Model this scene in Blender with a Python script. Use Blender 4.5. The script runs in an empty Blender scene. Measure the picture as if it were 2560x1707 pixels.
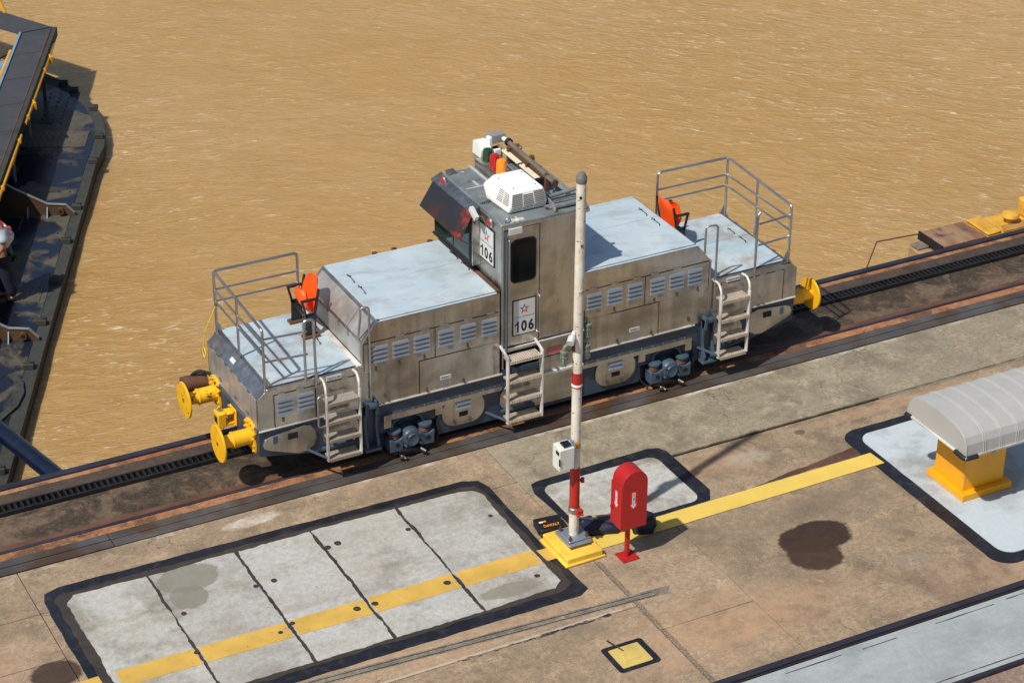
import bpy, bmesh, math, random
from math import radians as R, sin, cos, pi
from mathutils import Vector, Matrix, noise
random.seed(7)
sc = bpy.context.scene
COL = sc.collection

# ------------------------------------------------------------------ camera
cd = bpy.data.cameras.new("camera"); cam = bpy.data.objects.new("camera", cd); COL.objects.link(cam)
CP = Vector((-13.40727, -24.52518, 16.7019)); ya, pt, ro = R(-27.8182), R(-28.9749), R(0.3921)
FW = Vector((-sin(ya)*cos(pt), cos(ya)*cos(pt), sin(pt))); RT = Vector((cos(ya), sin(ya), 0)); UP = RT.cross(FW)
R2 = RT*cos(ro) + UP*sin(ro); U2 = -RT*sin(ro) + UP*cos(ro)
cam.matrix_world = Matrix(((R2.x, U2.x, -FW.x, CP.x), (R2.y, U2.y, -FW.y, CP.y), (R2.z, U2.z, -FW.z, CP.z), (0, 0, 0, 1)))
cd.sensor_width = 36; cd.lens = 80.83; cd.clip_end = 2000; cd.clip_start = .5
sc.camera = cam
# ------------------------------------------------------------------ world + sun
SD = Vector((.767, .276, -1.10)).normalized()          # direction the light travels
EL = math.asin(-SD.z); AZ = math.atan2(-SD.x, -SD.y)
w = bpy.data.worlds.new("World"); sc.world = w; w.use_nodes = True
nt = w.node_tree; bg = nt.nodes["Background"]; sk = nt.nodes.new("ShaderNodeTexSky")
sk.sky_type = 'NISHITA'; sk.sun_disc = False; sk.sun_elevation = EL; sk.sun_rotation = AZ
sk.air_density = 1.1; sk.dust_density = 1.5; sk.ozone_density = 1.2
nt.links.new(sk.outputs[0], bg.inputs[0]); bg.inputs[1].default_value = .084
sl = bpy.data.lights.new("sun", 'SUN'); sl.energy = 4.5; sl.angle = R(1.0); sl.color = (1, .94, .85)
so = bpy.data.objects.new("sun", sl); COL.objects.link(so); so.rotation_euler = SD.to_track_quat('-Z', 'Y').to_euler(); so.location = (0, 0, 30)
sc.view_settings.view_transform = 'Standard'; sc.view_settings.look = 'None'; sc.view_settings.exposure = 0; sc.view_settings.gamma = 1
sc.view_settings.use_curve_mapping = False

# ------------------------------------------------------------------ materials
class NT:
    def __init__(s, name):
        s.m = bpy.data.materials.new(name); s.m.use_nodes = True; s.t = s.m.node_tree
        s.b = s.t.nodes["Principled BSDF"]; s.geo = s.n("ShaderNodeNewGeometry"); s.pos = s.geo.outputs["Position"]
    def n(s, ty, **k):
        o = s.t.nodes.new(ty)
        for a, v in k.items(): setattr(o, a, v)
        return o
    def set(s, sock, v):
        if hasattr(v, 'is_output'): s.t.links.new(v, sock)
        else: sock.default_value = (*v, 1) if isinstance(v, tuple) and len(v) == 3 and sock.type == 'RGBA' else v
    def scale(s, sx, sy, sz, rz=0, src=None):
        if rz: q = s.n("ShaderNodeMapping"); s.set(q.inputs[0], src or s.pos); q.inputs['Rotation'].default_value = (0, 0, rz); src = q.outputs[0]
        m = s.n("ShaderNodeMapping"); s.set(m.inputs[0], src or s.pos); m.inputs['Scale'].default_value = (sx, sy, sz)
        return m.outputs[0]
    def noise(s, sc_, det=5, rough=.55, vec=None, dist=0, out=0):
        o = s.n("ShaderNodeTexNoise"); s.set(o.inputs['Vector'], vec or s.pos); o.inputs['Scale'].default_value = sc_
        o.inputs['Detail'].default_value = det; o.inputs['Roughness'].default_value = rough; o.inputs['Distortion'].default_value = dist
        return o.outputs[out]
    def ramp(s, v, a, b, lo=0., hi=1.):
        o = s.n("ShaderNodeMapRange"); s.set(o.inputs[0], v)
        for i, q in enumerate((a, b, lo, hi)): s.set(o.inputs[1+i], q)
        return o.outputs[0]
    def mix(s, f, a, b, bt='MIX'):
        o = s.n("ShaderNodeMix", data_type='RGBA', blend_type=bt); s.set(o.inputs[0], f); s.set(o.inputs[6], a); s.set(o.inputs[7], b)
        return o.outputs[2]
    def math(s, op, a, b=0.):
        o = s.n("ShaderNodeMath", operation=op); s.set(o.inputs[0], a); s.set(o.inputs[1], b); return o.outputs[0]
    def axis(s, i):
        o = s.n("ShaderNodeSeparateXYZ"); s.set(o.inputs[0], s.pos); return o.outputs[i]
    def bump(s, h, st=.3, d=.01, prev=None):
        o = s.n("ShaderNodeBump"); s.set(o.inputs['Height'], h); o.inputs['Strength'].default_value = st; o.inputs['Distance'].default_value = d
        if prev: s.set(o.inputs['Normal'], prev)
        return o.outputs[0]
    def fin(s, col=None, rough=None, metal=None, nrm=None, spec=None, **k):
        I = s.b.inputs
        if col is not None: s.set(I['Base Color'], col)
        if rough is not None: s.set(I['Roughness'], rough)
        if metal is not None: s.set(I['Metallic'], metal)
        if nrm is not None: s.set(I['Normal'], nrm)
        if spec is not None: s.set(I['Specular IOR Level'], spec)
        for a, v in k.items(): s.set(I[a.replace('_', ' ')], v)
        return s.m

def paint(name, c, rough=.45, var=.18, dirt=(.09, .06, .04), dirt_amt=.35, dsc=9, bump=.15, metal=0., chips=None):
    n = NT(name)
    v = n.ramp(n.noise(2.3, 4), .3, .7, 1-var, 1+var*.5)
    col = n.mix(1, c, n.mix(0, (1, 1, 1), (1, 1, 1)), 'MULTIPLY')
    mv = n.n("ShaderNodeCombineXYZ"); [n.set(mv.inputs[i], v) for i in range(3)]
    col = n.mix(1, c, mv.outputs[0], 'MULTIPLY')
    d = n.ramp(n.noise(dsc, 7, .65), .52, .78, 0, dirt_amt)
    col = n.mix(d, col, dirt)
    if chips:
        cc, lo, csc = chips
        col = n.mix(n.ramp(n.noise(csc, 6, .7, dist=.4), lo, lo+.03), col, cc)
    r = n.ramp(n.noise(7, 4), .3, .7, rough-.06, rough+.1)
    return n.fin(col, r, metal, n.bump(n.noise(40, 4), bump, .004))

def steel(name, c=(.50, .46, .41), rough=.34, metal=.9, streak=.16, dirt=(.16, .11, .07), da=.5, grain_z=True):
    n = NT(name)
    v1 = n.noise(1, 5, .6, n.scale(9, 9, .9) if grain_z else n.scale(2, 2, 2))
    v2 = n.noise(1, 3, .5, n.scale(1.6, 1.6, 2.2))
    col = n.mix(n.ramp(v1, .35, .7, 0, 1), tuple(x*(1-streak) for x in c), tuple(min(1, x*(1+streak)) for x in c))
    col = n.mix(n.ramp(v2, .44, .64, 0, da), col, dirt)
    col = n.mix(n.ramp(n.noise(18, 6, .7), .62, .8, 0, da), col, dirt)
    r = n.ramp(v1, .3, .7, rough-.06, rough+.1)
    r = n.math('ADD', r, n.ramp(v2, .4, .7, 0, .12))
    h = n.noise(1.0, 3, .5, n.scale(1.5, 1.5, 1.3))
    return n.fin(col, r, metal, n.bump(n.noise(1, 2, .5, n.scale(160, 160, 4)), .06, .002, n.bump(h, .5, .03)))

M = {}
M['steel'] = steel('brushed_stainless', (.53, .51, .475), .24, .94, .14, (.16, .13, .10), .55)
M['steel_end'] = steel('brushed_stainless_ends', (.50, .49, .47), .40, .6, .10, (.2, .17, .13))
M['rail_steel'] = steel('polished_tube', (.42, .43, .44), .30, .9, .1, (.2, .1, .05), .25, False)
M['alu'] = steel('aluminium_steps', (.74, .73, .70), .5, .3, .1, (.22, .15, .08), .55, False)
M['stepcheck'] = steel('step_plate', (.50, .45, .37), .5, .5, .3, (.18, .11, .05), .8, False)
n = NT('lid_blue_grey')       # pale blue-grey hood lids with scuffs
c = n.mix(n.ramp(n.noise(1.1, 5, .6), .35, .68), (.50, .62, .69), (.60, .69, .73))
c = n.mix(n.ramp(n.noise(1, 6, .7, n.scale(1.6, 4.5, 1, .25)), .52, .72, 0, .7), c, (.34, .34, .32))
c = n.mix(n.ramp(n.noise(3.4, 8, .7), .50, .66, 0, .5), c, (.44, .46, .45)); c = n.mix(n.ramp(n.noise(5, 8, .72), .60, .68, 0, .45), c, (.74, .80, .83)); c = n.mix(n.ramp(n.noise(24, 6, .75), .60, .74, 0, .6), c, (.22, .20, .18))
M['lid'] = n.fin(c, n.ramp(n.noise(3, 4), .3, .7, .36, .55), .25, n.bump(n.noise(2.2, 3), .3, .02))
n = NT('deck_lid_worn')
c = n.mix(n.ramp(n.noise(1.4, 5, .6), .35, .66), (.42, .56, .63), (.55, .63, .66))
c = n.mix(n.ramp(n.noise(2.2, 7, .7), .46, .66, 0, .8), c, (.34, .30, .26))
c = n.mix(n.ramp(n.noise(9, 6, .6), .62, .72, 0, .6), c, (.13, .12, .11))
M['lid_worn'] = n.fin(c, n.ramp(n.noise(3, 4), .3, .7, .42, .6), .2, n.bump(n.noise(2.2, 3), .3, .02))
M['roof'] = paint('cab_roof_grey', (.22, .255, .26), .4, .3, (.40, .38, .34), .7, 5, .1, .3)
M['blue'] = paint('frame_blue_paint', (.034, .056, .088), .42, .3, (.06, .05, .045), .6, 6, .15)
M['bluelt'] = paint('link_blue_paint', (.058, .092, .135), .4, .25, (.07, .06, .05), .5, 8)
M['black'] = paint('black_enamel', (.012, .012, .014), .35, .2, (.06, .035, .02), .3, 9)
M['rubber'] = paint('black_rubber', (.01, .01, .011), .7, .2, (.05, .04, .03), .3, 9)
M['dark'] = paint('dark_void', (.006, .006, .007), .8, .1, (.02, .015, .01), .2)
M['yellow'] = paint('buffer_yellow', (.85, .46, .012), .38, .12, (.55, .24, .01), .5, 5, .1, 0, ((.16, .04, .015), .70, 9))
M['yellow_rust'] = paint('buffer_yellow_rusty', (.85, .46, .012), .4, .15, (.5, .2, .01), .5, 5, .1, 0, ((.16, .04, .015), .6, 7))
M['yellow_box'] = paint('pedestal_yellow', (.82, .37, .005), .4, .08, (.5, .22, .02), .3, 3, .06)
M['yellow_plinth'] = paint('plinth_yellow', (.80, .52, .06), .6, .18, (.35, .2, .06), .6, 8, .4)
M['yellow_old'] = paint('bollard_yellow', (.66, .36, .04), .6, .3, (.25, .13, .04), .8, 6, .5)
M['gate_yellow'] = paint('gate_rail_yellow', (.72, .36, .015), .4, .2, (.3, .1, .02), .6, 8)
M['red'] = paint('mailbox_red', (.40, .012, .014), .42, .08, (.25, .02, .02), .25, 3, .05)
M['red_band'] = paint('pole_red', (.42, .02, .012), .45, .15, (.2, .05, .03), .5, 12, .1)
M['pole'] = paint('pole_cream', (.72, .68, .58), .5, .18, (.42, .30, .19), .85, 5, .15, 0, ((.17, .075, .035), .60, 13))
M['brown'] = paint('rust_brown', (.12, .055, .03), .7, .4, (.04, .02, .015), .6, 8, .4)
M['white'] = paint('white_plastic', (.82, .83, .80), .4, .04, (.6, .58, .5), .15, 6, .03)
M['white_cream'] = paint('white_box', (.66, .68, .62), .45, .06, (.4, .38, .3), .3, 6, .03)
M['sign'] = paint('sign_white', (.62, .63, .62), .45, .08, (.4, .4, .38), .3, 5, .02, .1)
M['ink'] = paint('sign_black', (.01, .01, .011), .5, .1, (.02, .02, .02), .1)
M['orange'] = paint('seat_orange', (.92, .10, .008), .36, .06, (.5, .05, .01), .2, 5, .03)
M['orange_dark'] = paint('seat_red', (.72, .045, .006), .4, .06, (.4, .03, .01), .2, 5, .03)
M['txt_orange'] = paint('text_orange', (.9, .32, .01), .4, .02)
M['txt_white'] = paint('text_white', (.8, .8, .8), .4, .02)
M['star_red'] = paint('star_red', (.6, .03, .04), .4, .02)
M['star_blue'] = paint('star_blue', (.05, .15, .5), .4, .02)
M['faded'] = paint('faded_lettering', (.13, .16, .28), .5, .1)
M['pink'] = paint('pink_panel', (.55, .13, .15), .5, .1, (.4, .2, .18), .4)
M['tape_red'] = paint('faded_red_patch', (.36, .07, .06), .4, .3, (.4, .3, .28), .7, 5, .03, .5)
M['boom_blue'] = paint('strut_blue', (.004, .008, .026), .3, .2, (.012, .018, .03), .5, 4, .06)
M['brass'] = paint('brass_fitting', (.45, .28, .08), .3, .2, (.1, .06, .02), .5, 12, .05, .8)
M['green_cast'] = paint('green_casting', (.17, .20, .15), .5, .3, (.06, .05, .03), .8, 14)
M['beamc'] = paint('beam_weathered', (.27, .22, .17), .45, .25, (.1, .06, .04), .7, 9, .1, .5)
M['latchm'] = paint('latch_steel', (.15, .125, .10), .4, .3, (.08, .05, .03), .5, 20, .1, .6)
M['brownish'] = paint('yellow_brown', (.40, .22, .05), .7, .4, (.22, .13, .06), .9, 6, .4)
M['rope'] = paint('yellow_rope', (.75, .48, .03), .7, .1)
M['denim'] = paint('navy_trousers', (.012, .016, .035), .8, .2, (.02, .02, .03), .3, 8, .3)
M['shirt'] = paint('white_shirt', (.62, .70, .80), .7, .08, (.4, .45, .55), .4, 7, .3)
M['skin'] = paint('skin', (.30, .14, .08), .5, .08)
M['vest'] = paint('life_vest_red', (.75, .03, .015), .55, .1)
M['bluecloth'] = paint('blue_cloth', (.05, .12, .18), .7, .1)
M['navybag'] = paint('navy_bag', (.008, .010, .03), .55, .2, (.03, .03, .04), .3, 14, .5)
M['wood'] = paint('wood_handle', (.45, .30, .18), .6, .2)
M['vent_metal'] = paint('ribbed_cover_grey', (.44, .44, .425), .5, .05, (.36, .34, .29), .5, 3, .05, .15)
for nm, c_, em in (('lens_green', (.003, .06, .022), 0), ('lens_red', (.45, .008, .012), 0), ('lens_amber', (.95, .27, .008), 0)):
    n = NT(nm); M[nm] = n.fin(c_, .18, 0, n.bump(n.noise(1, 1, .5, n.scale(60, 60, 1)), .1, .003), Coat_Weight=.6)
n = NT('window_glass'); M['glass'] = n.fin(n.mix(n.ramp(n.noise(.9, 2), .4, .6), (.004, .006, .008), (.006, .010, .011)), .08, 0, n.bump(n.noise(2, 2), .05, .01), IOR=1.28)
n = NT('front_glass'); M['glass2'] = n.fin(n.mix(n.ramp(n.axis(1), .9, 1.7), (.015, .05, .045), (.02, .03, .02)), .05, 0, None, IOR=1.5)  # greenish reflection painted into the pane colour, fading across the cab
n = NT('visor_tinted')        # dark visor with red flaked paint
c = n.mix(n.ramp(n.noise(3.2, 6, .65, n.scale(1, 1, .6)), .5, .68), (.016, .018, .024), (.10, .015, .012))
c = n.mix(n.ramp(n.math('MULTIPLY', n.noise(5, 6, .7), n.ramp(n.axis(1), 1.6, .7)), .46, .66, 0, .85), c, (.50, .035, .02))
M['visor'] = n.fin(c, .22, 0, n.bump(n.noise(20, 3), .1, .004))

def concrete(name, c1, c2, c3, stain=(.09, .06, .04), st=(.56, .74), sam=.8, bump=.5, vs=1., tint=True, moss=None, cracks=True, marks=(), lines=False, fa=1.):
    n = NT(name); mul = lambda c, k: tuple(min(1, x*k) for x in c)
    big = n.noise(.45*vs, 4, .55); mid = n.noise(1.7*vs, 10, .68, dist=.25); fine = n.noise(15, 9, .76); grit = n.noise(52, 4, .7)
    c = n.mix(n.ramp(big, .38, .62), c1, c2)
    c = n.mix(n.ramp(n.noise(1, 8, .65, n.scale(.7*vs, 2.6*vs, 1, .1)), .50, .70, 0, .75), c, c3)
    c = n.mix(n.math('MULTIPLY', n.ramp(mid, .47, .62), n.ramp(n.noise(.33*vs, 3), .40, .60, .25, 1)), c, mul(c3, .60))
    c = n.mix(n.ramp(n.noise(2.9*vs, 10, .74), .54, .62, 0, .65*fa), c, mul(c1, 1.28))
    c = n.mix(n.math('MULTIPLY', n.ramp(n.noise(1.05*vs, 9, .72, dist=.5), st[0], st[1], 0, sam), n.ramp(n.noise(9, 5, .7), .3, .6, .6, 1)), c, stain)
    c = n.mix(n.ramp(n.noise(7.3, 9, .78), .60, .66, 0, .6*fa), c, mul(c1, 1.5))
    c = n.mix(n.ramp(fine, .44, .60, 0, .52*fa), c, mul(c3, .52))
    vo = n.n("ShaderNodeTexVoronoi"); n.set(vo.inputs['Vector'], n.scale(1, 1, 1)); vo.inputs['Scale'].default_value = 4.3
    nzs = n.math('ADD', vo.outputs['Distance'], n.math('MULTIPLY', n.noise(30, 2), .05))
    sp = n.ramp(nzs, .075, .05); gate = n.ramp(n.noise(1.7, 3), .5, .6)
    c = n.mix(n.math('MULTIPLY', sp, gate), c, (.05, .04, .035))
    if cracks:
        v2 = n.n("ShaderNodeTexVoronoi", feature='DISTANCE_TO_EDGE'); wv = n.n("ShaderNodeVectorMath", operation='ADD'); n.set(wv.inputs[0], n.scale(.75, .75, .75))
        w2 = n.n("ShaderNodeVectorMath", operation='SCALE'); n.set(w2.inputs[0], n.noise(2.2, 6, .65, out=1)); w2.inputs['Scale'].default_value = .55; n.set(wv.inputs[1], w2.outputs[0]); n.set(v2.inputs['Vector'], wv.outputs[0]); v2.inputs['Scale'].default_value = .8
        ck = n.math('MULTIPLY', n.ramp(v2.outputs['Distance'], .006, .002), n.ramp(n.noise(.6, 3), .50, .56, 0, .75)); c = n.mix(ck, c, (.06, .05, .04))
    c = n.mix(n.ramp(grit, .44, .60, 0, .5*fa), c, mul(c2, .5)); c = n.mix(n.ramp(n.noise(38, 4, .7), .60, .66, 0, .6*fa), c, mul(c1, 1.45))
    if moss: c = n.mix(n.ramp(n.noise(3.1, 9, .72), .48, .68, 0, .55), c, moss)
    if tint:
        oi = n.n("ShaderNodeObjectInfo"); v = n.ramp(oi.outputs['Random'], 0, 1, .90, 1.08)
        mv = n.n("ShaderNodeCombineXYZ"); [n.set(mv.inputs[i], v) for i in range(3)]; c = n.mix(1, c, mv.outputs[0], 'MULTIPLY')
    # stains and soiling with a shape of their own, at fixed places on the quay
    wob = n.math('ADD', n.math('MULTIPLY', n.math('SUBTRACT', n.noise(2.6, 8, .62), .5), 1.5), n.math('MULTIPLY', n.math('SUBTRACT', n.noise(17, 4, .6), .5), .35))
    for (cx_, cy_, rx_, ry_, col_, amt_, soft_) in marks:
        dx = n.math('DIVIDE', n.math('SUBTRACT', n.axis(0), cx_), rx_); dy = n.math('DIVIDE', n.math('SUBTRACT', n.axis(1), cy_), ry_)
        d_ = n.math('ADD', n.math('SQRT', n.math('ADD', n.math('MULTIPLY', dx, dx), n.math('MULTIPLY', dy, dy))), n.math('MULTIPLY', wob, .42 if soft_ < .3 else .9))
        f_ = n.math('MULTIPLY', n.ramp(d_, 1.0, 1.0-soft_), amt_)
        if soft_ < .3: f_ = n.math('MULTIPLY', f_, n.ramp(n.noise(6, 7, .7), .35, .7, .93, 1))
        else: f_ = n.math('MULTIPLY', f_, n.ramp(n.noise(5, 8, .72), .40, .58, .35, 1))
        c = n.mix(f_, c, col_)
    if lines:
        def band(ax, cen, hw, jit, seed): return n.ramp(n.math('ABSOLUTE', n.math('SUBTRACT', n.math('ADD', n.axis(ax), n.math('MULTIPLY', n.math('SUBTRACT', n.noise(seed, 5, .6), .5), jit)), cen)), hw, hw*.7)
        def rng(ax, lo, hi): return n.math('MULTIPLY', n.ramp(n.axis(ax), lo, lo+.03), n.ramp(n.axis(ax), hi, hi-.03))
        f_ = n.math('MULTIPLY', n.math('MULTIPLY', band(0, -1.06, .050, .05, 9), rng(1, -6.3, -3.48)), n.ramp(n.noise(48, 3, .6), .40, .56, .15, .95)); c = n.mix(f_, c, (.11, .095, .075))
        f_ = n.math('MULTIPLY', n.math('MULTIPLY', band(1, -4.53, .022, .02, 5), rng(0, -7.7, -1.27)), .7); c = n.mix(f_, c, (.46, .40, .33))
        pn = n.math('ADD', n.noise(1, 6, .7, n.scale(4.5, 14, 1)), n.ramp(n.axis(0), -4.2, -1.4, -.05, .09)); f_ = n.math('MULTIPLY', n.math('MULTIPLY', band(1, -4.565, .034, .035, 8), rng(0, -5.4, -1.45)), n.ramp(pn, .535, .55)); c = n.mix(f_, c, (.03, .032, .042))
        f_ = n.math('MULTIPLY', n.math('MULTIPLY', band(1, -1.72, .030, .03, 7), rng(0, -1.0, 30)), n.ramp(n.noise(3, 6, .7), .35, .55, .3, .95)); c = n.mix(f_, c, (.085, .07, .045))
        f_ = n.math('MULTIPLY', n.math('MULTIPLY', band(1, -.39, .05, .06, 3), n.ramp(n.noise(1.2, 7, .7), .50, .60)), .7); c = n.mix(f_, c, (.55, .50, .42))
    h = n.math('ADD', fine, n.math('MULTIPLY', grit, .5))
    return n.fin(c, n.ramp(mid, .3, .7, .75, .92), 0, n.bump(h, bump, .006, n.bump(mid, .4, .02)))
DK = (.026, .011, .006); GR = (.17, .135, .09); GY = (.23, .20, .16); LM = (.55, .50, .42)
M['conc'] = concrete('apron_concrete_tan', (.435, .318, .205), (.37, .275, .18), (.265, .208, .14), (.085, .058, .036), (.48, .68), .8, lines=True, marks=(
    (-.2, -5.4, 2.2, .8, (.43, .26, .15), .75, .8), (4.5, -6.0, 2.5, .5, (.44, .28, .18), .7, .8), (1.2, -2.2, 1.6, .35, (.40, .25, .15), .7, .7), (-5.5, -5.3, 2.5, .7, (.43, .28, .17), .6, .8), (5.0, -1.95, 2.5, .15, (.42, .26, .15), .7, .7), (-3.5, -4.25, 3.0, .3, (.45, .28, .17), .6, .7), (-9.5, -2.2, 2, 1.2, (.44, .27, .165), .7, .8), (2.6, -3.75, 1.3, .50, GR, .75, .7), (1.1, -3.75, 1.0, .7, GR, .6, .8), (.2, -3.5, .9, .35, GR, .7, .7), (3.0, -4.5, .5, .4, GR, .5, .8), (-2.6, -.78, 1.2, .22, GR, .5, .7), (2.1, -2.25, .5, .2, (.36, .34, .28), .7, .6),
    (1.75, -4.28, .56, .36, DK, 1.0, .12), (1.52, -4.62, .40, .38, (.042, .020, .010), 1.0, .14), (-7.93, -2.6, .34, .27, DK, .93, .14), (-9.2, -1.5, 1.2, .5, (.11, .06, .04), .5, .8),
    (2.9, -4.78, .10, .08, GR, .85, .2), (2.72, -4.86, .06, .05, GR, .85, .2), (2.42, -5.25, .12, .10, GY, .8, .25), (2.68, -5.3, .12, .13, GY, .8, .25), (3.05, -2.0, .09, .065, (.10, .08, .065), .9, .15),
    (-4.6, -.60, .42, .13, LM, .9, .35), (-.85, -3.75, .3, .2, GR, .6, .7), (-1.9, -4.75, .5, .2, GR, .5, .7)))
M['conc_grey'] = concrete('apron_concrete_grey', (.415, .35, .25), (.36, .305, .215), (.275, .23, .165), (.10, .08, .055), (.52, .72), .65, moss=(.235, .215, .15), lines=True)
M['slab'] = concrete('painted_slab_grey', (.44, .43, .385), (.47, .485, .475), (.33, .285, .215), (.17, .14, .10), (.56, .76), .5, .3, .9, cracks=False, fa=.6, marks=((-5.85, -1.48, .42, .32, (.19, .18, .14), .85, .08), (-5.98, -1.85, .26, .26, (.19, .18, .14), .85, .08), (-2.35, -3.55, .42, .15, (.2, .19, .15), .8, .1)))
M['slab_light'] = concrete('painted_slab_pale', (.44, .52, .57), (.47, .52, .555), (.41, .42, .41), (.38, .36, .32), (.6, .85), .4, .2, .5, cracks=False, fa=.2)
M['ramp'] = concrete('pale_roadway', (.33, .37, .385), (.37, .40, .40), (.29, .32, .32), (.24, .23, .2), (.6, .85), .5, .35, .7, fa=.35, cracks=False)
M['patch'] = concrete('patch_grey', (.27, .24, .185), (.23, .20, .155), (.17, .15, .12), (.10, .09, .07), (.48, .62), .8, .8, 3, cracks=False)
M['bed'] = concrete('track_bed', (.125, .078, .045), (.20, .145, .09), (.06, .037, .024), (.009, .007, .006), (.455, .53), .97, .6, 1.5, cracks=False)
M['rackbed'] = concrete('track_bed_far', (.10, .068, .045), (.08, .056, .04), (.055, .04, .03), (.025, .018, .015), (.50, .65), .9, .6, 1.4, cracks=False)
M['rust'] = concrete('rust_strip', (.40, .16, .055), (.44, .25, .13), (.27, .085, .03), (.045, .022, .014), (.50, .57), .95, .5, 1.2, False, cracks=False)
M['gravel'] = concrete('granular_ground', (.34, .24, .19), (.28, .2, .16), (.2, .14, .11), (.1, .08, .06), (.6, .8), .6, 1., 3)
M['navy'] = paint('navy_border_paint', (.011, .013, .020), .5, .5, (.06, .058, .055), .6, 7, .4)
M['tar'] = paint('tar_brown', (.042, .033, .027), .6, .3, (.10, .09, .08), .35, 9, .5)
M['yline'] = paint('yellow_line_old', (.60, .38, .075), .6, .18, (.42, .28, .10), .8, 6, .3, 0, ((.26, .22, .15), .63, 12))
M['yline_new'] = paint('yellow_line_new', (.70, .50, .10), .55, .08, (.6, .42, .1), .4, 5, .2)
M['stain'] = paint('oil_stain', (.05, .026, .016), .6, .5, (.014, .010, .009), .95, 5, .4, 0, ((.12, .07, .035), .60, 8))
M['stain2'] = paint('damp_patch', (.22, .21, .165), .7, .25, (.14, .12, .09), .6, 7, .3, 0, ((.33, .31, .26), .6, 14))
M['capc'] = paint('pole_cap', (.17, .165, .16), .6, .3, (.08, .07, .06), .7, 16, .4)
M['seal'] = paint('sealant_grey', (.30, .31, .31), .6, .2, (.15, .14, .13), .6, 10, .4)
M['damp'] = paint('damp_redbrown', (.10, .048, .028), .6, .4, (.25, .17, .11), .8, 5, .3)
M['lime'] = paint('lime_bloom', (.50, .46, .38), .8, .2, (.33, .26, .18), .9, 14, .3)
M['mossy'] = paint('mossy_grime', (.10, .085, .055), .85, .3, (.25, .21, .15), .9, 12, .3)
M['edge_navy'] = paint('edge_steel_navy', (.022, .020, .034), .5, .3, (.07, .05, .05), .5, 6, .3)
M['rail'] = steel('running_rail', (.05, .055, .085), .42, .6, .3, (.10, .04, .02), .5, False)
M['slotsteel'] = steel('slot_plate', (.17, .155, .145), .42, .6, .2, (.12, .075, .045), .95, False)
M['rackmetal'] = paint('rack_greasy', (.022, .021, .022), .45, .4, (.06, .045, .03), .5, 9, .3, .4)
M['gatedeck'] = NT('wet_gate_deck')
n = M['gatedeck']; wet = n.ramp(n.noise(.85, 4, .55, dist=.4), .44, .50)
c = n.mix(n.ramp(n.noise(5, 6, .7), .4, .6), (.060, .056, .042), (.095, .085, .06))
c = n.mix(wet, c, (.010, .014, .026))
M['gatedeck'] = n.fin(c, n.math('SUBTRACT', .6, n.math('MULTIPLY', wet, .33)), 0, n.bump(n.noise(9, 5), .12, .01))
M['gateedge'] = concrete('gate_flange', (.052, .055, .044), (.044, .048, .042), (.034, .038, .034), (.02, .028, .04), (.5, .66), .7, .4, 2, False, cracks=False)
M['gateside'] = paint('gate_slime', (.010, .012, .006), .6, .4, (.03, .015, .006), .5, 5, .6)
M['gatebracket'] = paint('gate_bracket_brown', (.09, .05, .025), .6, .3, (.04, .028, .018), .6, 6, .3)
M['gatewhite'] = paint('gate_pale_edge', (.22, .225, .22), .5, .2, (.15, .13, .1), .5, 8)
M['walk'] = paint('walkway_grating', (.048, .052, .058), .6, .2, (.09, .08, .08), .5, 3, .3)
M['walkblue'] = paint('gate_pale_blue', (.18, .28, .36), .4, .2, (.3, .25, .2), .5, 5, .1)
# water
n = NT('muddy_water')
c = n.mix(n.ramp(n.noise(.10, 4, .55), .35, .65), (.420, .256, .086), (.455, .292, .125))
c = n.mix(n.ramp(n.noise(1, 6, .62, n.scale(.9, 2.2, 1, R(27))), .38, .66, 0, .45), c, (.365, .210, .060))
gz = n.noise(1, 5, .6, n.scale(.42, .6, 1, R(20)))
side = n.ramp(n.math('ADD', n.axis(0), n.math('MULTIPLY', n.noise(.3, 2), 8)), 2, 16)
def wave(f1, f2, d, dist): return n.mix(side, n.noise(1, 6, d, n.scale(f1, f2, 1, R(14)), dist, 0), n.noise(1, 6, d, n.scale(f1, f2, 1, R(47)), dist, 0))
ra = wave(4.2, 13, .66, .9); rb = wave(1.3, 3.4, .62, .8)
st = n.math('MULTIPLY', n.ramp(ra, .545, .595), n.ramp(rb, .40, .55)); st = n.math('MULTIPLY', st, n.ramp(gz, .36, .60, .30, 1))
c = n.mix(n.math('MULTIPLY', st, .40), c, (.70, .58, .41))  # pale crest streaks: sky reflection painted into the water colour
c = n.mix(n.math('MULTIPLY', n.math('MULTIPLY', n.ramp(ra, .62, .66), n.ramp(rb, .50, .58)), .5), c, (.92, .86, .74))  # near-white flecks: brightest sky glints, also painted as colour
c = n.mix(n.math('MULTIPLY', n.ramp(ra, .47, .39), .20), c, (.24, .135, .042))
b = n.bump(ra, .8, .04, n.bump(rb, .7, .12))
M['water'] = n.fin(c, .12, 0, b, IOR=1.33, Specular_IOR_Level=.6, Subsurface_Weight=.5, Subsurface_Radius=(1.0, .7, .3), Subsurface_Scale=.35)

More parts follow.
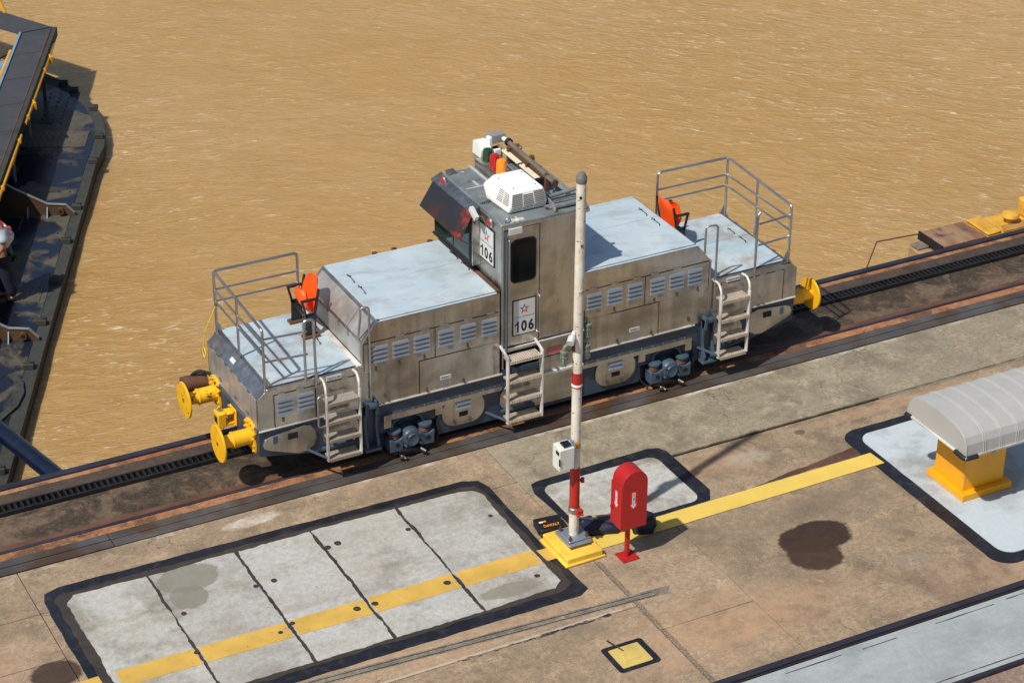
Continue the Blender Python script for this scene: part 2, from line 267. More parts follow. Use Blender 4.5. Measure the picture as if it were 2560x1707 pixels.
# ------------------------------------------------------------------ mesh builders
class MB:
    def __init__(s): s.v = []; s.f = []; s.mi = []; s.cur = 0
    def add(s, vs, fs):
        o = len(s.v); s.v += [Vector(p) for p in vs]; s.f += [tuple(i+o for i in f) for f in fs]; s.mi += [s.cur]*len(fs); return s
    def box(s, x0, x1, y0, y1, z0, z1):
        return s.add([(x, y, z) for x in (x0, x1) for y in (y0, y1) for z in (z0, z1)],
                     [(0, 1, 3, 2), (4, 6, 7, 5), (0, 4, 5, 1), (2, 3, 7, 6), (0, 2, 6, 4), (1, 5, 7, 3)])
    def obox(s, c, ax, ay, az):     # centre + three half-axis vectors
        c, ax, ay, az = map(Vector, (c, ax, ay, az))
        return s.add([c+a*ax+b_*ay+d*az for a in (-1, 1) for b_ in (-1, 1) for d in (-1, 1)],
                     [(0, 1, 3, 2), (4, 6, 7, 5), (0, 4, 5, 1), (2, 3, 7, 6), (0, 2, 6, 4), (1, 5, 7, 3)])
    def bar(s, p, q, wd, ht, up=(0, 0, 1)):
        p, q, up = Vector(p), Vector(q), Vector(up); d = q-p; sd = d.cross(up).normalized(); u = sd.cross(d).normalized()
        return s.obox((p+q)/2, d/2, sd*wd/2, u*ht/2)
    def cyl(s, p, q, r, n_=12, r2=None, caps=True):
        p, q = Vector(p), Vector(q); d = (q-p).normalized(); a = d.orthogonal().normalized(); b_ = d.cross(a); r2 = r if r2 is None else r2
        vs = [p+(a*cos(2*pi*i/n_)+b_*sin(2*pi*i/n_))*r for i in range(n_)]+[q+(a*cos(2*pi*i/n_)+b_*sin(2*pi*i/n_))*r2 for i in range(n_)]
        fs = [(i, (i+1) % n_, n_+(i+1) % n_, n_+i) for i in range(n_)]
        if caps: fs += [tuple(reversed(range(n_))), tuple(range(n_, 2*n_))]
        return s.add(vs, fs)
    def tube(s, pts, r, n_=8, fillet=0.):
        P = [Vector(p) for p in pts]
        if fillet:
            Q = [P[0]]
            for i in range(1, len(P)-1):
                a, b_, c_ = P[i-1], P[i], P[i+1]; f = min(fillet, (a-b_).length*.45, (c_-b_).length*.45)
                u, v_ = b_+(a-b_).normalized()*f, b_+(c_-b_).normalized()*f
                for k in range(5): t = k/4; Q.append(u*(1-t)**2+b_*2*t*(1-t)+v_*t*t)
            P = Q+[P[-1]]
        rings = []; a = None; o = len(s.v)
        for i, p in enumerate(P):
            d = (P[min(i+1, len(P)-1)]-P[max(i-1, 0)]).normalized()
            a = d.orthogonal().normalized() if a is None else (a-d*a.dot(d)).normalized()
            b_ = d.cross(a); s.v += [p+(a*cos(2*pi*k/n_)+b_*sin(2*pi*k/n_))*r for k in range(n_)]
        fs = [(o+i*n_+k, o+i*n_+(k+1) % n_, o+(i+1)*n_+(k+1) % n_, o+(i+1)*n_+k) for i in range(len(P)-1) for k in range(n_)]
        fs += [tuple(o+k for k in reversed(range(n_))), tuple(o+(len(P)-1)*n_+k for k in range(n_))]
        s.f += fs; s.mi += [s.cur]*len(fs); return s
    def prism(s, prof, axis, a, b_):     # prof 2D points; axis 'x': (y,z)  'y': (x,z)  'z': (x,y)
        g = {'x': lambda p, t: (t, p[0], p[1]), 'y': lambda p, t: (p[0], t, p[1]), 'z': lambda p, t: (p[0], p[1], t)}[axis]
        k = len(prof); return s.add([g(p, a) for p in prof]+[g(p, b_) for p in prof],
                                    [tuple(range(k)), tuple(reversed(range(k, 2*k)))]+[(i, k+i, k+(i+1) % k, (i+1) % k) for i in range(k)])
    def lathe(s, prof, c, n_=24, ax='z'):   # prof (r, h)
        o = len(s.v); c = Vector(c)
        for r, h in prof:
            for k in range(n_):
                t = 2*pi*k/n_; q = {'z': (r*cos(t), r*sin(t), h), 'x': (h, r*cos(t), r*sin(t)), 'y': (r*sin(t), h, r*cos(t))}[ax]
                s.v.append(c+Vector(q))
        fs = [(o+i*n_+k, o+i*n_+(k+1) % n_, o+(i+1)*n_+(k+1) % n_, o+(i+1)*n_+k) for i in range(len(prof)-1) for k in range(n_)]
        fs += [tuple(o+k for k in reversed(range(n_))), tuple(o+(len(prof)-1)*n_+k for k in range(n_))]
        s.f += fs; s.mi += [s.cur]*len(fs); return s
    def m(s, i): s.cur = i; return s

WO = {}
def obj(name, mb, mats, parent=None, bevel=0, smooth=35, origin=None, seg=2):
    if not isinstance(mats, (list, tuple)): mats = [mats]
    lo = Vector((min(v[i] for v in mb.v) for i in range(3))); hi = Vector((max(v[i] for v in mb.v) for i in range(3)))
    og = Vector(origin) if origin is not None else Vector(((lo.x+hi.x)/2, (lo.y+hi.y)/2, lo.z))
    me = bpy.data.meshes.new(name); me.from_pydata([v-og for v in mb.v], [], mb.f)
    for m_ in mats: me.materials.append(M[m_] if isinstance(m_, str) else m_)
    me.polygons.foreach_set('material_index', mb.mi)
    bm = bmesh.new(); bm.from_mesh(me); bmesh.ops.recalc_face_normals(bm, faces=bm.faces); bm.to_mesh(me); bm.free()
    if smooth:
        me.polygons.foreach_set('use_smooth', [True]*len(me.polygons)); me.set_sharp_from_angle(angle=R(smooth))
    o = bpy.data.objects.new(name, me); COL.objects.link(o)
    if bevel:
        b_ = o.modifiers.new('bevel', 'BEVEL'); b_.width = bevel; b_.segments = seg; b_.limit_method = 'ANGLE'; b_.angle_limit = R(35)
    o.location = og
    if parent is not None:
        o.parent = parent; o.location = og-WO[parent.name]
    WO[o.name] = og; return o
def dup(o, delta, parent=None, deep=True, rz=0, mirror_x=False):
    c_ = o.copy(); COL.objects.link(c_); p = parent or o.parent; c_.parent = p
    w_ = WO[o.name]+Vector(delta); c_.location = w_-(WO[p.name] if p else Vector((0, 0, 0)))
    c_.rotation_euler.z += rz; WO[c_.name] = w_
    if deep:
        for ch in [k for k in o.children]:
            d = ch.copy(); COL.objects.link(d); d.parent = c_; WO[d.name] = WO[ch.name]+Vector(delta)
            for g in [k for k in ch.children]:
                e = g.copy(); COL.objects.link(e); e.parent = d; WO[e.name] = WO[g.name]+Vector(delta)
    return c_
def thing(name, label, cat, loc, group=None):
    o = bpy.data.objects.new(name, None); COL.objects.link(o); o.location = loc; o.empty_display_size = .2; WO[o.name] = Vector(loc)
    return tag(o, label, cat, group)
def tag(o, label, cat, group=None):
    o['label'] = label; o['category'] = cat
    if group: o['group'] = group
    return o
def struct(name, mb, mats, parent=None, **k):
    o = obj(name, mb, mats, parent, **k)
    if parent is None: o['kind'] = 'structure'
    return o
def B(*a): return MB().box(*a)
def text(name, s, origin, u, v, h, mat, parent, width=None, depth=.001, bold=0., spacing=1.):
    cu_ = bpy.data.curves.new(name, 'FONT'); cu_.body = s; cu_.size = 1; cu_.offset = bold; cu_.space_character = spacing; cu_.resolution_u = 3
    to = bpy.data.objects.new('t', cu_); COL.objects.link(to); dg = bpy.context.evaluated_depsgraph_get()
    me = bpy.data.meshes.new_from_object(to.evaluated_get(dg)); bpy.data.objects.remove(to)
    xs = [p.co.x for p in me.vertices]; ys = [p.co.y for p in me.vertices]
    x0, x1, y0, y1 = min(xs), max(xs), min(ys), max(ys); u, v = Vector(u).normalized(), Vector(v).normalized(); nn = u.cross(v)
    k = h/(y1-y0); kx = (width/(x1-x0)) if width else k
    og = Vector(origin)
    for p in me.vertices: p.co = u*((p.co.x-x0)*kx)+v*((p.co.y-y0)*k)+nn*depth
    me.materials.clear(); me.materials.append(M[mat]); me.name = name
    for pl in me.polygons: pl.material_index = 0
    o = bpy.data.objects.new(name, me); COL.objects.link(o); o.parent = parent; o.location = og-WO[parent.name]; WO[o.name] = og; return o

# ------------------------------------------------------------------ setting: water, quay, track
NX, NY = 150, 130; mb = MB(); x0, x1, y0, y1 = -14, 46, 3.2, 75; ZW = -2.44
for j in range(NY+1):
    for i in range(NX+1):
        x, y = x0+(x1-x0)*i/NX, y0+(y1-y0)*j/NY
        z = ZW+.05*noise.noise(Vector((x*.5, y*.9, 0)))+.035*noise.noise(Vector((x*1.1+y*.3, y*2.1, 3)))
        mb.v.append(Vector((x, y, z)))
mb.f = [(j*(NX+1)+i, j*(NX+1)+i+1, (j+1)*(NX+1)+i+1, (j+1)*(NX+1)+i) for j in range(NY) for i in range(NX)]; mb.mi = [0]*len(mb.f)
o = len(mb.v); E_ = 600
far = [(-E_, 3.2), (x0, 3.2), (x1, 3.2), (E_, 3.2), (-E_, y1), (x0, y1), (x1, y1), (E_, y1), (-E_, E_), (x0, E_), (x1, E_), (E_, E_)]
mb.add([(a, b_, ZW-.04) for a, b_ in far], [(0, 1, 5, 4), (2, 3, 7, 6), (4, 5, 9, 8), (5, 6, 10, 9), (6, 7, 11, 10)])
struct('water', mb, 'water', smooth=180)
# far ground sheet on our side, reaching the horizon
struct('ground', MB().add([(-600, -600, -.05), (600, -600, -.05), (600, 3.1, -6), (600, -7.66, -.05), (-600, -7.66, -.05)], [(0, 1, 3, 4)]), 'gravel')
quay = struct('quay', B(-600, 600, -6.30, 1.58, -6, -.035), 'bed')
# apron panels (each cast panel its own object)
def jag(pts, amp, step=.12, seed=0):
    out = []; k = len(pts)
    for i in range(k):
        a, b_ = Vector(pts[i]), Vector(pts[(i+1) % k]); L = (b_-a).length; m_ = max(1, int(L/step)); d = (b_-a)/L if L else a; nn = Vector((-d.y, d.x))
        for j in range(m_):
            p = a+(b_-a)*(j/m_); q = noise.noise(Vector((p.x*3+seed*7.1, p.y*3, seed)))*.7+noise.noise(Vector((p.x*13+seed*3, p.y*13, seed+5)))*.5
            out.append(tuple(p+nn*q*amp))
    return out
def rrect(x0_, x1_, y0_, y1_, r, n_=6):
    out = []
    for cx_, cy_, a0 in ((x1_-r, y1_-r, 0), (x0_+r, y1_-r, 90), (x0_+r, y0_+r, 180), (x1_-r, y0_+r, 270)):
        for k in range(n_+1): t = R(a0+90*k/n_); out.append((cx_+r*cos(t), cy_+r*sin(t)))
    return out
def sheet(pts, z, th=.004):
    k = len(pts); mb_ = MB(); mb_.add([(p[0], p[1], z) for p in pts]+[(p[0], p[1], z-th) for p in pts],
           [tuple(range(k))]+[(i, (i+1) % k, k+(i+1) % k, k+i) for i in range(k)]); return mb_
g = .005
def panel(a, b_, c_, d, mt): return struct('panel', B(a+g, b_-g, c_+g, d-g, -.03, 0), mt, quay, bevel=.006)
for a, b_, c_, d, mt in [(-60, -14, -6.3, -.36, 'conc'), (-14, -7.72, -2.36, -1.35, 'conc'), (-14, -7.72, -6.3, -2.36, 'conc'), (-7.72, -1.08, -4.56, -1.35, 'conc'),
      (-14, -7.72, -1.35, -.36, 'conc'), (-7.72, -1.08, -1.35, -.36, 'conc'), (-1.08, 4.6, -1.72, -.36, 'conc_grey'), (4.6, 10.6, -1.76, -.36, 'conc_grey'), (10.6, 60, -1.76, -.36, 'conc_grey'),
      (-7.72, -1.08, -6.3, -4.56, 'conc'), (-1.08, .27, -5.12, -1.72, 'conc'), (-1.08, .27, -6.3, -5.12, 'conc'), (.27, 11, -6.3, -1.76, 'conc'), (11, 60, -6.3, -1.76, 'conc')]:
    panel(a, b_, c_, d, mt)
# rough filled joint, trench grooves, torn sealant strip
for y_ in (-4.19, -4.27):
    struct('groove', MB().add([(-7, y_+.15, .0035), (-.76, y_-.2, .0035), (-.76, y_-.188, .0035), (-7, y_+.162, .0035)], [(0, 1, 2, 3)]), 'dark', quay)
struct('trench_fill', sheet(jag([(-7, -4.14), (-.6, -4.5), (-.5, -4.36), (-7, -4.0)], .02, .15, 3), .002, .002), 'patch', quay)
# border + tar + five slabs
def ring(name, pts, z, mt): return struct(name, sheet(pts, z), mt, quay)
ring('painted_border', jag([(-7.62, -1.14), (-7.56, -.97), (-7.35, -.90), (-1.75, -1.0), (-1.55, -1.08), (-1.48, -1.3), (-1.49, -2.9), (-1.45, -3.95), (-1.6, -4.05), (-7.62, -4.05)], .02, .1, 1), .005, 'navy')
ring('tar_strip', jag([(-7.50, -1.18), (-7.40, -1.07), (-1.86, -1.13), (-1.66, -1.2), (-1.58, -1.4), (-1.575, -3.75), (-1.72, -3.86), (-7.50, -3.88)], .045, .1, 2), .009, 'tar')
xs = [-7.37, -6.28, -5.10, -4.04, -2.83, -1.67]
for i in range(5):
    a, b_ = xs[i], xs[i+1]; wl = .014+.022*random.random()
    L_ = [(a+wl, -3.80+.0*i), (b_-wl, -3.80), (b_-wl, -1.2), (a+wl, -1.2)]
    if i == 0: L_ = [(a, -3.8), (b_-wl, -3.8), (b_-wl, -1.2), (a+.12, -1.16), (a, -1.3)]
    if i == 4: L_ = [(a+wl, -3.8), (b_-.14, -3.78), (b_-.02, -3.66), (b_+.01, -1.42), (b_-.07, -1.28), (b_-.25, -1.22), (a+wl, -1.22)]
    struct('slab', sheet(jag(L_, .034, .05, 20+i), .016, .012), 'slab', quay)
    for (yl_, z_, mt_, y0_) in ((-2.90, .020, 'yline', -3.23),):
        aa, bb = a+wl*1.1+.01, b_-wl*1.1-.01
        if i == 0: aa = -7.30
        if i == 4: bb = -1.70
        struct('yellow_line', sheet(jag([(aa, y0_), (bb, y0_), (bb, yl_), (aa, yl_)], .010, .08, 40+i), z_, .003), mt_, quay)
struct('yellow_line', sheet(jag([(-7.9, -3.21), (-7.5, -3.21), (-7.5, -2.88), (-7.9, -2.88)], .01), .010, .003), 'yline', quay)
struct('yellow_line', sheet(jag([(-1.62, -3.2), (-1.42, -3.2), (-1.42, -2.93), (-1.64, -2.93)], .014, .04), .014, .003), 'yline', quay)
struct('yellow_line', sheet(jag([(-.95, -3.27), (3.62, -3.22), (3.60, -2.92), (-.95, -2.965)], .008), .010, .003), 'yline_new', quay)
# damp patch with torn outline on the second slab, others
for (px, py, r_) in ((-6.16, -2.17, .035), (-4.9, -2.02, .045), (-5.15, -2.03, .03), (-3.85, -1.62, .05), (-4.0, -1.65, .035), (-2.9, -1.74, .04), (-2.82, -1.86, .02), (-6.3, -2.99, .035), (-5.05, -2.97, .035), (-5.25, -3.08, .03), (-3.98, -3.05, .045), (-4.22, -3.05, .04), (-2.98, -3.06, .045), (-1.9, -3.44, .04), (-1.8, -1.95, .03)):
    struct('tar_spot', sheet(jag([(px+r_*cos(t), py+r_*sin(t)) for t in [k*pi/5 for k in range(10)]], .02, .03, px), .0245, .003), 'tar', quay)
# small centre slab patch, right pale slab, stain, square cover
ring('painted_border', jag([(-1.02, -1.72), (-.95, -1.50), (-.85, -1.46), (.90, -1.42), (1.05, -1.47), (1.12, -1.6), (1.13, -2.7), (1.0, -2.92), (-.8, -2.96), (-.93, -2.9)], .012, .1, 4), .0065, 'navy')
struct('slab', sheet(jag(rrect(-.87, .90, -2.86, -1.63, .15), .012, .07, 50), .014, .006), 'slab', quay)
ring('painted_border', jag(rrect(3.47, 7.6, -5.96, -2.30, .28), .014, .1, 6), .0065, 'navy')
struct('slab', sheet(jag(rrect(3.68, 7.4, -5.77, -2.47, .22), .010, .1, 61), .014, .006), 'slab_light', quay)
struct('damp_strip', sheet(jag([(1.75, -2.915), (2.35, -2.82), (2.95, -2.75), (3.45, -2.68), (3.55, -2.75), (3.60, -2.90), (2.4, -2.905)], .025, .06, 21), .0045, .002), 'damp', quay)
# lower edge, pale roadway
struct('edge_strip', B(-600, 600, -6.40, -6.305, -.3, .012), 'edge_navy', quay, bevel=.01)
struct('edge_strip', B(-600, 600, -6.445, -6.402, -.3, -.01), 'dark', quay)
road = struct('roadway', B(-600, 600, -7.60, -6.45, -.3, -.012), 'ramp')
struct('edge_strip', B(-600, 600, -7.66, -7.602, -.3, .0), 'edge_navy', quay)
for xa, xb, yy in ((-.2, .6, -6.55), (.9, 1.4, -6.57), (2.0, 2.9, -6.55), (3.1, 5, -6.53), (1.2, 2.9, -7.52)):
    struct('crack', sheet(jag([(xa, yy), (xb, yy), (xb, yy+.012), (xa, yy+.012)], .008, .07, xa), -.008), 'tar', road)

# track: bed strips as separate sheets
struct('track_bed', B(-600, 600, .235, .98, -.3, -.01), 'bed', quay)
struct('track_bed', B(-600, 600, 1.19, 1.50, -.3, -.004), 'rackbed', quay)
struct('rust_strip', B(-600, 600, 1.50, 1.60, -.3, -.012), 'rust', quay)
rs = struct('rust_strip', sheet(jag([(-14, -.02), (14, -.02), (14, .16), (-14, .16)], .01), -.006), 'rust', quay)
rd = struct('dark_strip', sheet(jag([(-14, .15), (14, .15), (14, .30), (-14, .30)], .03, .15, 77), -.004, .004), 'brown', quay)
def rail(y0_, y1_, zt, lb):
    r_ = thing('running_rail', lb, 'rail', (0, (y0_+y1_)/2, zt-.02))
    obj('rail_head', B(-40, 40, y0_, y1_, -.1, zt), 'rail', r_, bevel=.012)
    return r_
rail(1.60, 1.70, .03, 'dark blue steel running rail along the water edge of the quay')
rail(.135, .185, .014, 'near running rail between the rust strip and the stained track bed')
sl_ = thing('slot_rail', 'flat grey steel twin plates with a groove beside the concrete apron', 'rail', (0, -.18, 0))
for k, xa in enumerate((-38.4, -26.3, -16.6, -6.42, 3.8, 14, 24)):
    xb = (-26.3, -16.6, -6.42, 3.8, 14, 24, 36)[k]
    obj('plate', B(xa+.006, xb-.006, -.172, -.028, -.03, .006), 'slotsteel', sl_, bevel=.003)
    obj('plate', B(xa+.006, xb-.006, -.345, -.19, -.03, .006), 'slotsteel', sl_, bevel=.003)
obj('groove', B(-38, 36, -.192, -.170, -.06, -.008), 'dark', sl_)
# rack
rk = thing('rack_rail', 'black greasy rack rail with ladder like rungs between the rails', 'rack', (0, 1.1, 0))
obj('side_bar', B(-40, 40, .985, 1.02, -.05, .05), 'rackmetal', rk, bevel=.005)
obj('side_bar', B(-40, 40, 1.175, 1.20, -.05, .05), 'rackmetal', rk, bevel=.005)
obj('trough', B(-40, 40, 1.02, 1.175, -.05, -.03), 'dark', rk)
rg = obj('rung', B(-9.0, -8.97, 1.021, 1.174, -.03, .045), 'rackmetal', rk)
for k in range(1, 232): dup(rg, (k*.085, 0, 0))
mb = MB()
for k in range(-150, 0): mb.box(-9+k*.085, -8.97+k*.085, 1.021, 1.174, -.03, .045)
for k in range(232, 380): mb.box(-9+k*.085, -8.97+k*.085, 1.021, 1.174, -.03, .045)
q_ = obj('rungs', mb, 'rackmetal', rk); q_['kind'] = 'stuff'

# ------------------------------------------------------------------ locomotive
W = 1.82
loco = thing('locomotive', 'stainless and blue canal towing locomotive with central cab and yellow buffers', 'locomotive', (0, .91, 0))
P = lambda name, mb, mt, par=loco, **k: obj(name, mb, mt, par, **k)
# underframe
prof = [(-4.235, .905), (-4.235, .53), (-3.49, .385), (-2.6, .26), (-2.5, .26), (-2.5, .60), (-1.62, .60), (-1.62, .15), (1.62, .15), (1.62, .60), (2.5, .60), (2.5, .26), (2.6, .26), (3.49, .385), (4.235, .53), (4.235, .905)]
mb = MB().prism(prof, 'y', .02, .07).prism(prof, 'y', W-.07, W-.02)
mb.box(-4.235, -4.20, .07, W-.07, .53, .905).box(4.20, 4.235, .07, W-.07, .53, .905).box(-4.2, 4.2, .1, W-.1, .62, .9)
mb.box(-1.62, 1.62, .3, W-.3, .2, .62)
frame = P('underframe', mb, 'blue', bevel=.005)
P('cover_rail', B(-4.26, -4.235, .02, 1.80, .895, .93), 'bluelt', frame)
for s_ in (-1, 1):
    P('truck_recess', B(min(s_*1.5, s_*2.62), max(s_*1.5, s_*2.62), .14, .2, .12, .7), 'blue', frame)
# wheels
for xc in (-2.06, 2.06):
    for yy, dr in ((.16, 1), (1.54, 1)):
        wl = P('wheel', MB().lathe([(.08, 0), (.30, 0), (.33, .02), (.33, .10), (.36, .11), (.36, .14), (.08, .14)], (xc, yy, .36), 28, 'y'), 'brown', frame)
# stainless channels over trucks
def mx(p, s_): return [(s_*a, b_) for a, b_ in p]
for s_ in (-1, 1):
    pf = mx([(-2.445, .70), (-2.445, .505), (-2.335, .505), (-2.335, .62), (-1.67, .615), (-1.67, .51), (-1.56, .51), (-1.56, .635), (-.64, .64), (-.64, .70)], s_)
    mb = MB().prism(pf, 'y', -.045, -.035); pt_ = mx([(-2.445, .70), (-.64, .70)], s_)
    mb.box(min(pt_[0][0], pt_[1][0]), max(pt_[0][0], pt_[1][0]), -.035, .10, .692, .70)
    ch = P('side_channel', mb, 'steel', bevel=.002)
    for k in range(10): P('bolt', MB().cyl((s_*(-2.35+k*.18), .0, .70), (s_*(-2.35+k*.18), .0, .712), .010, 8), 'rail_steel', ch)
# oval access covers with louvres and slot windows
def oval(xc, zc, w_, h_, y0_=.0):
    r = h_*.46; return rrect(xc-w_/2, xc+w_/2, zc-h_/2, zc+h_/2, r, 8)
def louvre(mb, x0_, x1_, z, y=.0, d=.026, h=.040):
    # pressed hood: slopes out from the panel and is open below
    t = .018
    pr_ = lambda f: [(x0_+t, y, z), (x1_-t, y, z), (x0_, y, z-h*.9), (x1_, y, z-h*.9)]
    a = [(x0_+t, y, z), (x1_-t, y, z), (x1_-.012, y-d*.75, z-h*.45), (x1_-.004, y-d, z-h), (x0_+.004, y-d, z-h), (x0_+.012, y-d*.75, z-h*.45), (x1_, y, z-h), (x0_, y, z-h)]
    mb.add(a, [(0, 1, 2, 5), (5, 2, 3, 4), (1, 6, 3, 2), (0, 5, 4, 7), (7, 4, 3, 6)]); return mb
M['louv'] = steel('louvre_bright', (.31, .36, .42), .36, .6, .08, (.2, .18, .15), .3, False)  # blue-silver steel tone, with the louvres' sky reflection put into the colour
for xc in (-1.222, 1.205):
    ov = P('access_cover', MB().prism(oval(xc, .466, .655, .46), 'y', -.004, .02), 'steel', bevel=.002)
    P('flap', B(xc-.145, xc+.125, -.012, -.004, .30, .69), 'steel', ov, bevel=.002)
    for z in (.625, .545): P('louvre', louvre(MB(), xc-.125, xc+.115, z, -.012, .028, .05), 'louv', ov)
    P('slot_window', B(xc-.07, xc+.065, -.016, -.011, .37, .44), 'dark', ov)
    for dx in (-.135, .10): P('latch', MB().box(xc+dx-.012, xc+dx+.012, -.03, -.004, .26, .33), 'latchm', ov)
for s_ in (-1, 1):
    pf = [(-4.13, .74), (-4.20, .69), (-4.20, .64)] if 0 else None
    pl_ = [(-4.19, .70), (-4.16, .775), (-4.08, .81), (-3.60, .86), (-3.50, .835), (-3.43, .73), (-3.42, .62), (-3.46, .52), (-3.56, .455), (-3.68, .445), (-4.10, .60), (-4.17, .64)]
    ov = P('access_cover', MB().prism(mx(pl_, s_), 'y', -.004, .02), 'steel', bevel=.002)
    P('slot_window', B(*sorted((s_*-3.83, s_*-3.69)), -.010, -.003, .70, .79), 'dark', ov)
    P('blue_flap', B(*sorted((s_*-4.045, s_*-3.975)), -.012, -.003, .69, .80), 'bluelt', ov, bevel=.004)
    ov = P('access_cover', MB().prism(oval(s_*-3.06, .615, .53, .44), 'y', -.004, .02), 'steel', bevel=.002)
    P('slot_window', B(*sorted((s_*-3.2, s_*-3.06)), -.010, -.003, .48, .53), 'dark', ov)
    for dx in (-.12, .1): P('latch', B(s_*-3.06+dx-.012, s_*-3.06+dx+.012, -.028, -.004, .43, .50), 'latchm', ov)
ov = P('access_cover', MB().prism(oval(-.33, .46, .64, .42), 'y', -.004, .02), 'steel', bevel=.002)

# axle boxes with springs
def truck(xc):
    n0 = len(bpy.data.objects); before = set(bpy.data.objects)
    t = P('truck_frame', MB().prism([(xc-.47, .60), (xc-.47, .40), (xc-.25, .40), (xc-.22, .44), (xc-.20, .53), (xc-.12, .565), (xc+.12, .565), (xc+.20, .53), (xc+.22, .46), (xc+.26, .42), (xc+.46, .42), (xc+.46, .60)], 'y', -.02, .13), 'blue', bevel=.006)
    P('arch', MB().tube([(xc-.27, -.03, .41), (xc-.23, -.03, .44), (xc-.21, -.03, .54), (xc-.12, -.03, .585), (xc+.12, -.03, .585), (xc+.20, -.03, .54), (xc+.235, -.03, .46), (xc+.27, -.03, .43)], .020, 8), 'bluelt', t)
    P('axle_box', MB().lathe([(.0, -.20), (.075, -.20), (.080, -.19), (.080, -.185), (.128, -.17), (.142, -.15), (.146, -.08), (.146, .1)][::-1], (xc+.02, .02, .275), 28, 'y'), 'bluelt', t)
    P('cap_ring', MB().lathe([(.074, -.201), (.082, -.206), (.088, -.196), (.088, -.18), (.074, -.18)], (xc+.02, .02, .275), 28, 'y'), 'bluelt', t)
    for a in (35, 145, 215, 325): P('bolt', MB().cyl((xc+.02+.135*cos(R(a)), -.19, .275+.135*sin(R(a))), (xc+.02+.135*cos(R(a)), -.1, .275+.135*sin(R(a))), .017, 8), 'bluelt', t)
    for s_ in (-1, 1):
        xs_ = xc+.02+s_*.235
        mb = MB().prism([(xs_-.10, .12), (xs_-.11, .33), (xs_-.07, .325), (xs_-.03, .30), (xs_+.03, .30), (xs_+.07, .325), (xs_+.11, .33), (xs_+.10, .12)], 'y', -.15, .02)
        p_ = P('spring_pocket', mb, 'bluelt', t, bevel=.015)
        P('pocket_hole', MB().cyl((xs_+.01, -.155, .23), (xs_+.01, -.149, .23), .032, 16), 'dark', t)
        P('spring', MB().lathe([(.07, .31), (.085, .325), (.07, .34), (.085, .355), (.07, .37), (.085, .385), (.07, .40)], (xs_, -.05, 0), 18), 'brown', t)
        P('spring_seat', MB().lathe([(.08, .395), (.10, .40), (.10, .43), (.06, .44)], (xs_, -.05, 0), 18), 'bluelt', t)
    P('brake_gear', MB().box(xc-.18, xc+.16, -.16, .02, .04, .13).box(xc-.12, xc-.02, -.2, -.1, .11, .16).cyl((xc-.2, -.2, .05), (xc-.1, -.24, .05), .025, 10).cyl((xc+.12, -.2, .09), (xc+.2, -.24, .06), .022, 10), 'black', t, bevel=.006)
    P('knob', MB().cyl((xc-.16, -.17, .06), (xc-.12, -.26, .05), .022, 10), 'latchm', t)
    P('knob', MB().cyl((xc+.14, -.17, .10), (xc+.18, -.25, .085), .022, 10), 'latchm', t)
    P('hose', MB().tube([(xc+.44, -.02, .5), (xc+.46, -.06, .25), (xc+.42, -.1, .12), (xc+.2, -.14, .07), (xc, -.16, .10)], .012, 6, .1), 'rubber', t)
    P('hose', MB().tube([(xc-.44, -.02, .4), (xc-.45, -.06, .2), (xc-.36, -.1, .09), (xc-.2, -.14, .09)], .012, 6, .1), 'rubber', t)
    t.location.y += .05
truck(-2.07); truck(2.06)
# blue guide links at hood corners
for x0_ in (-2.74, 2.62):
    l = P('guide_link', MB().box(x0_, x0_+.21, .0, .02, .26, .9), 'blue', bevel=.004)
    P('yoke', MB().box(x0_, x0_+.2, -.10, .0, .90, .95).box(x0_, x0_+.04, -.11, .0, .80, 1.0).box(x0_+.16, x0_+.20, -.11, 0, .80, 1.0), 'bluelt', l, bevel=.006)
    for dx in (.0, .165):
        pf = [(-.10, .95), (-.02, .95), (-.02, .26), (-.10, .26), (-.12, .36), (-.07, .46), (-.04, .6), (-.06, .76)]
        P('bar', MB().prism(pf, 'x', x0_+dx, x0_+dx+.035), 'bluelt', l, bevel=.004)
    P('foot', B(x0_-.02, x0_+.22, -.13, .0, .25, .29), 'bluelt', l, bevel=.004)

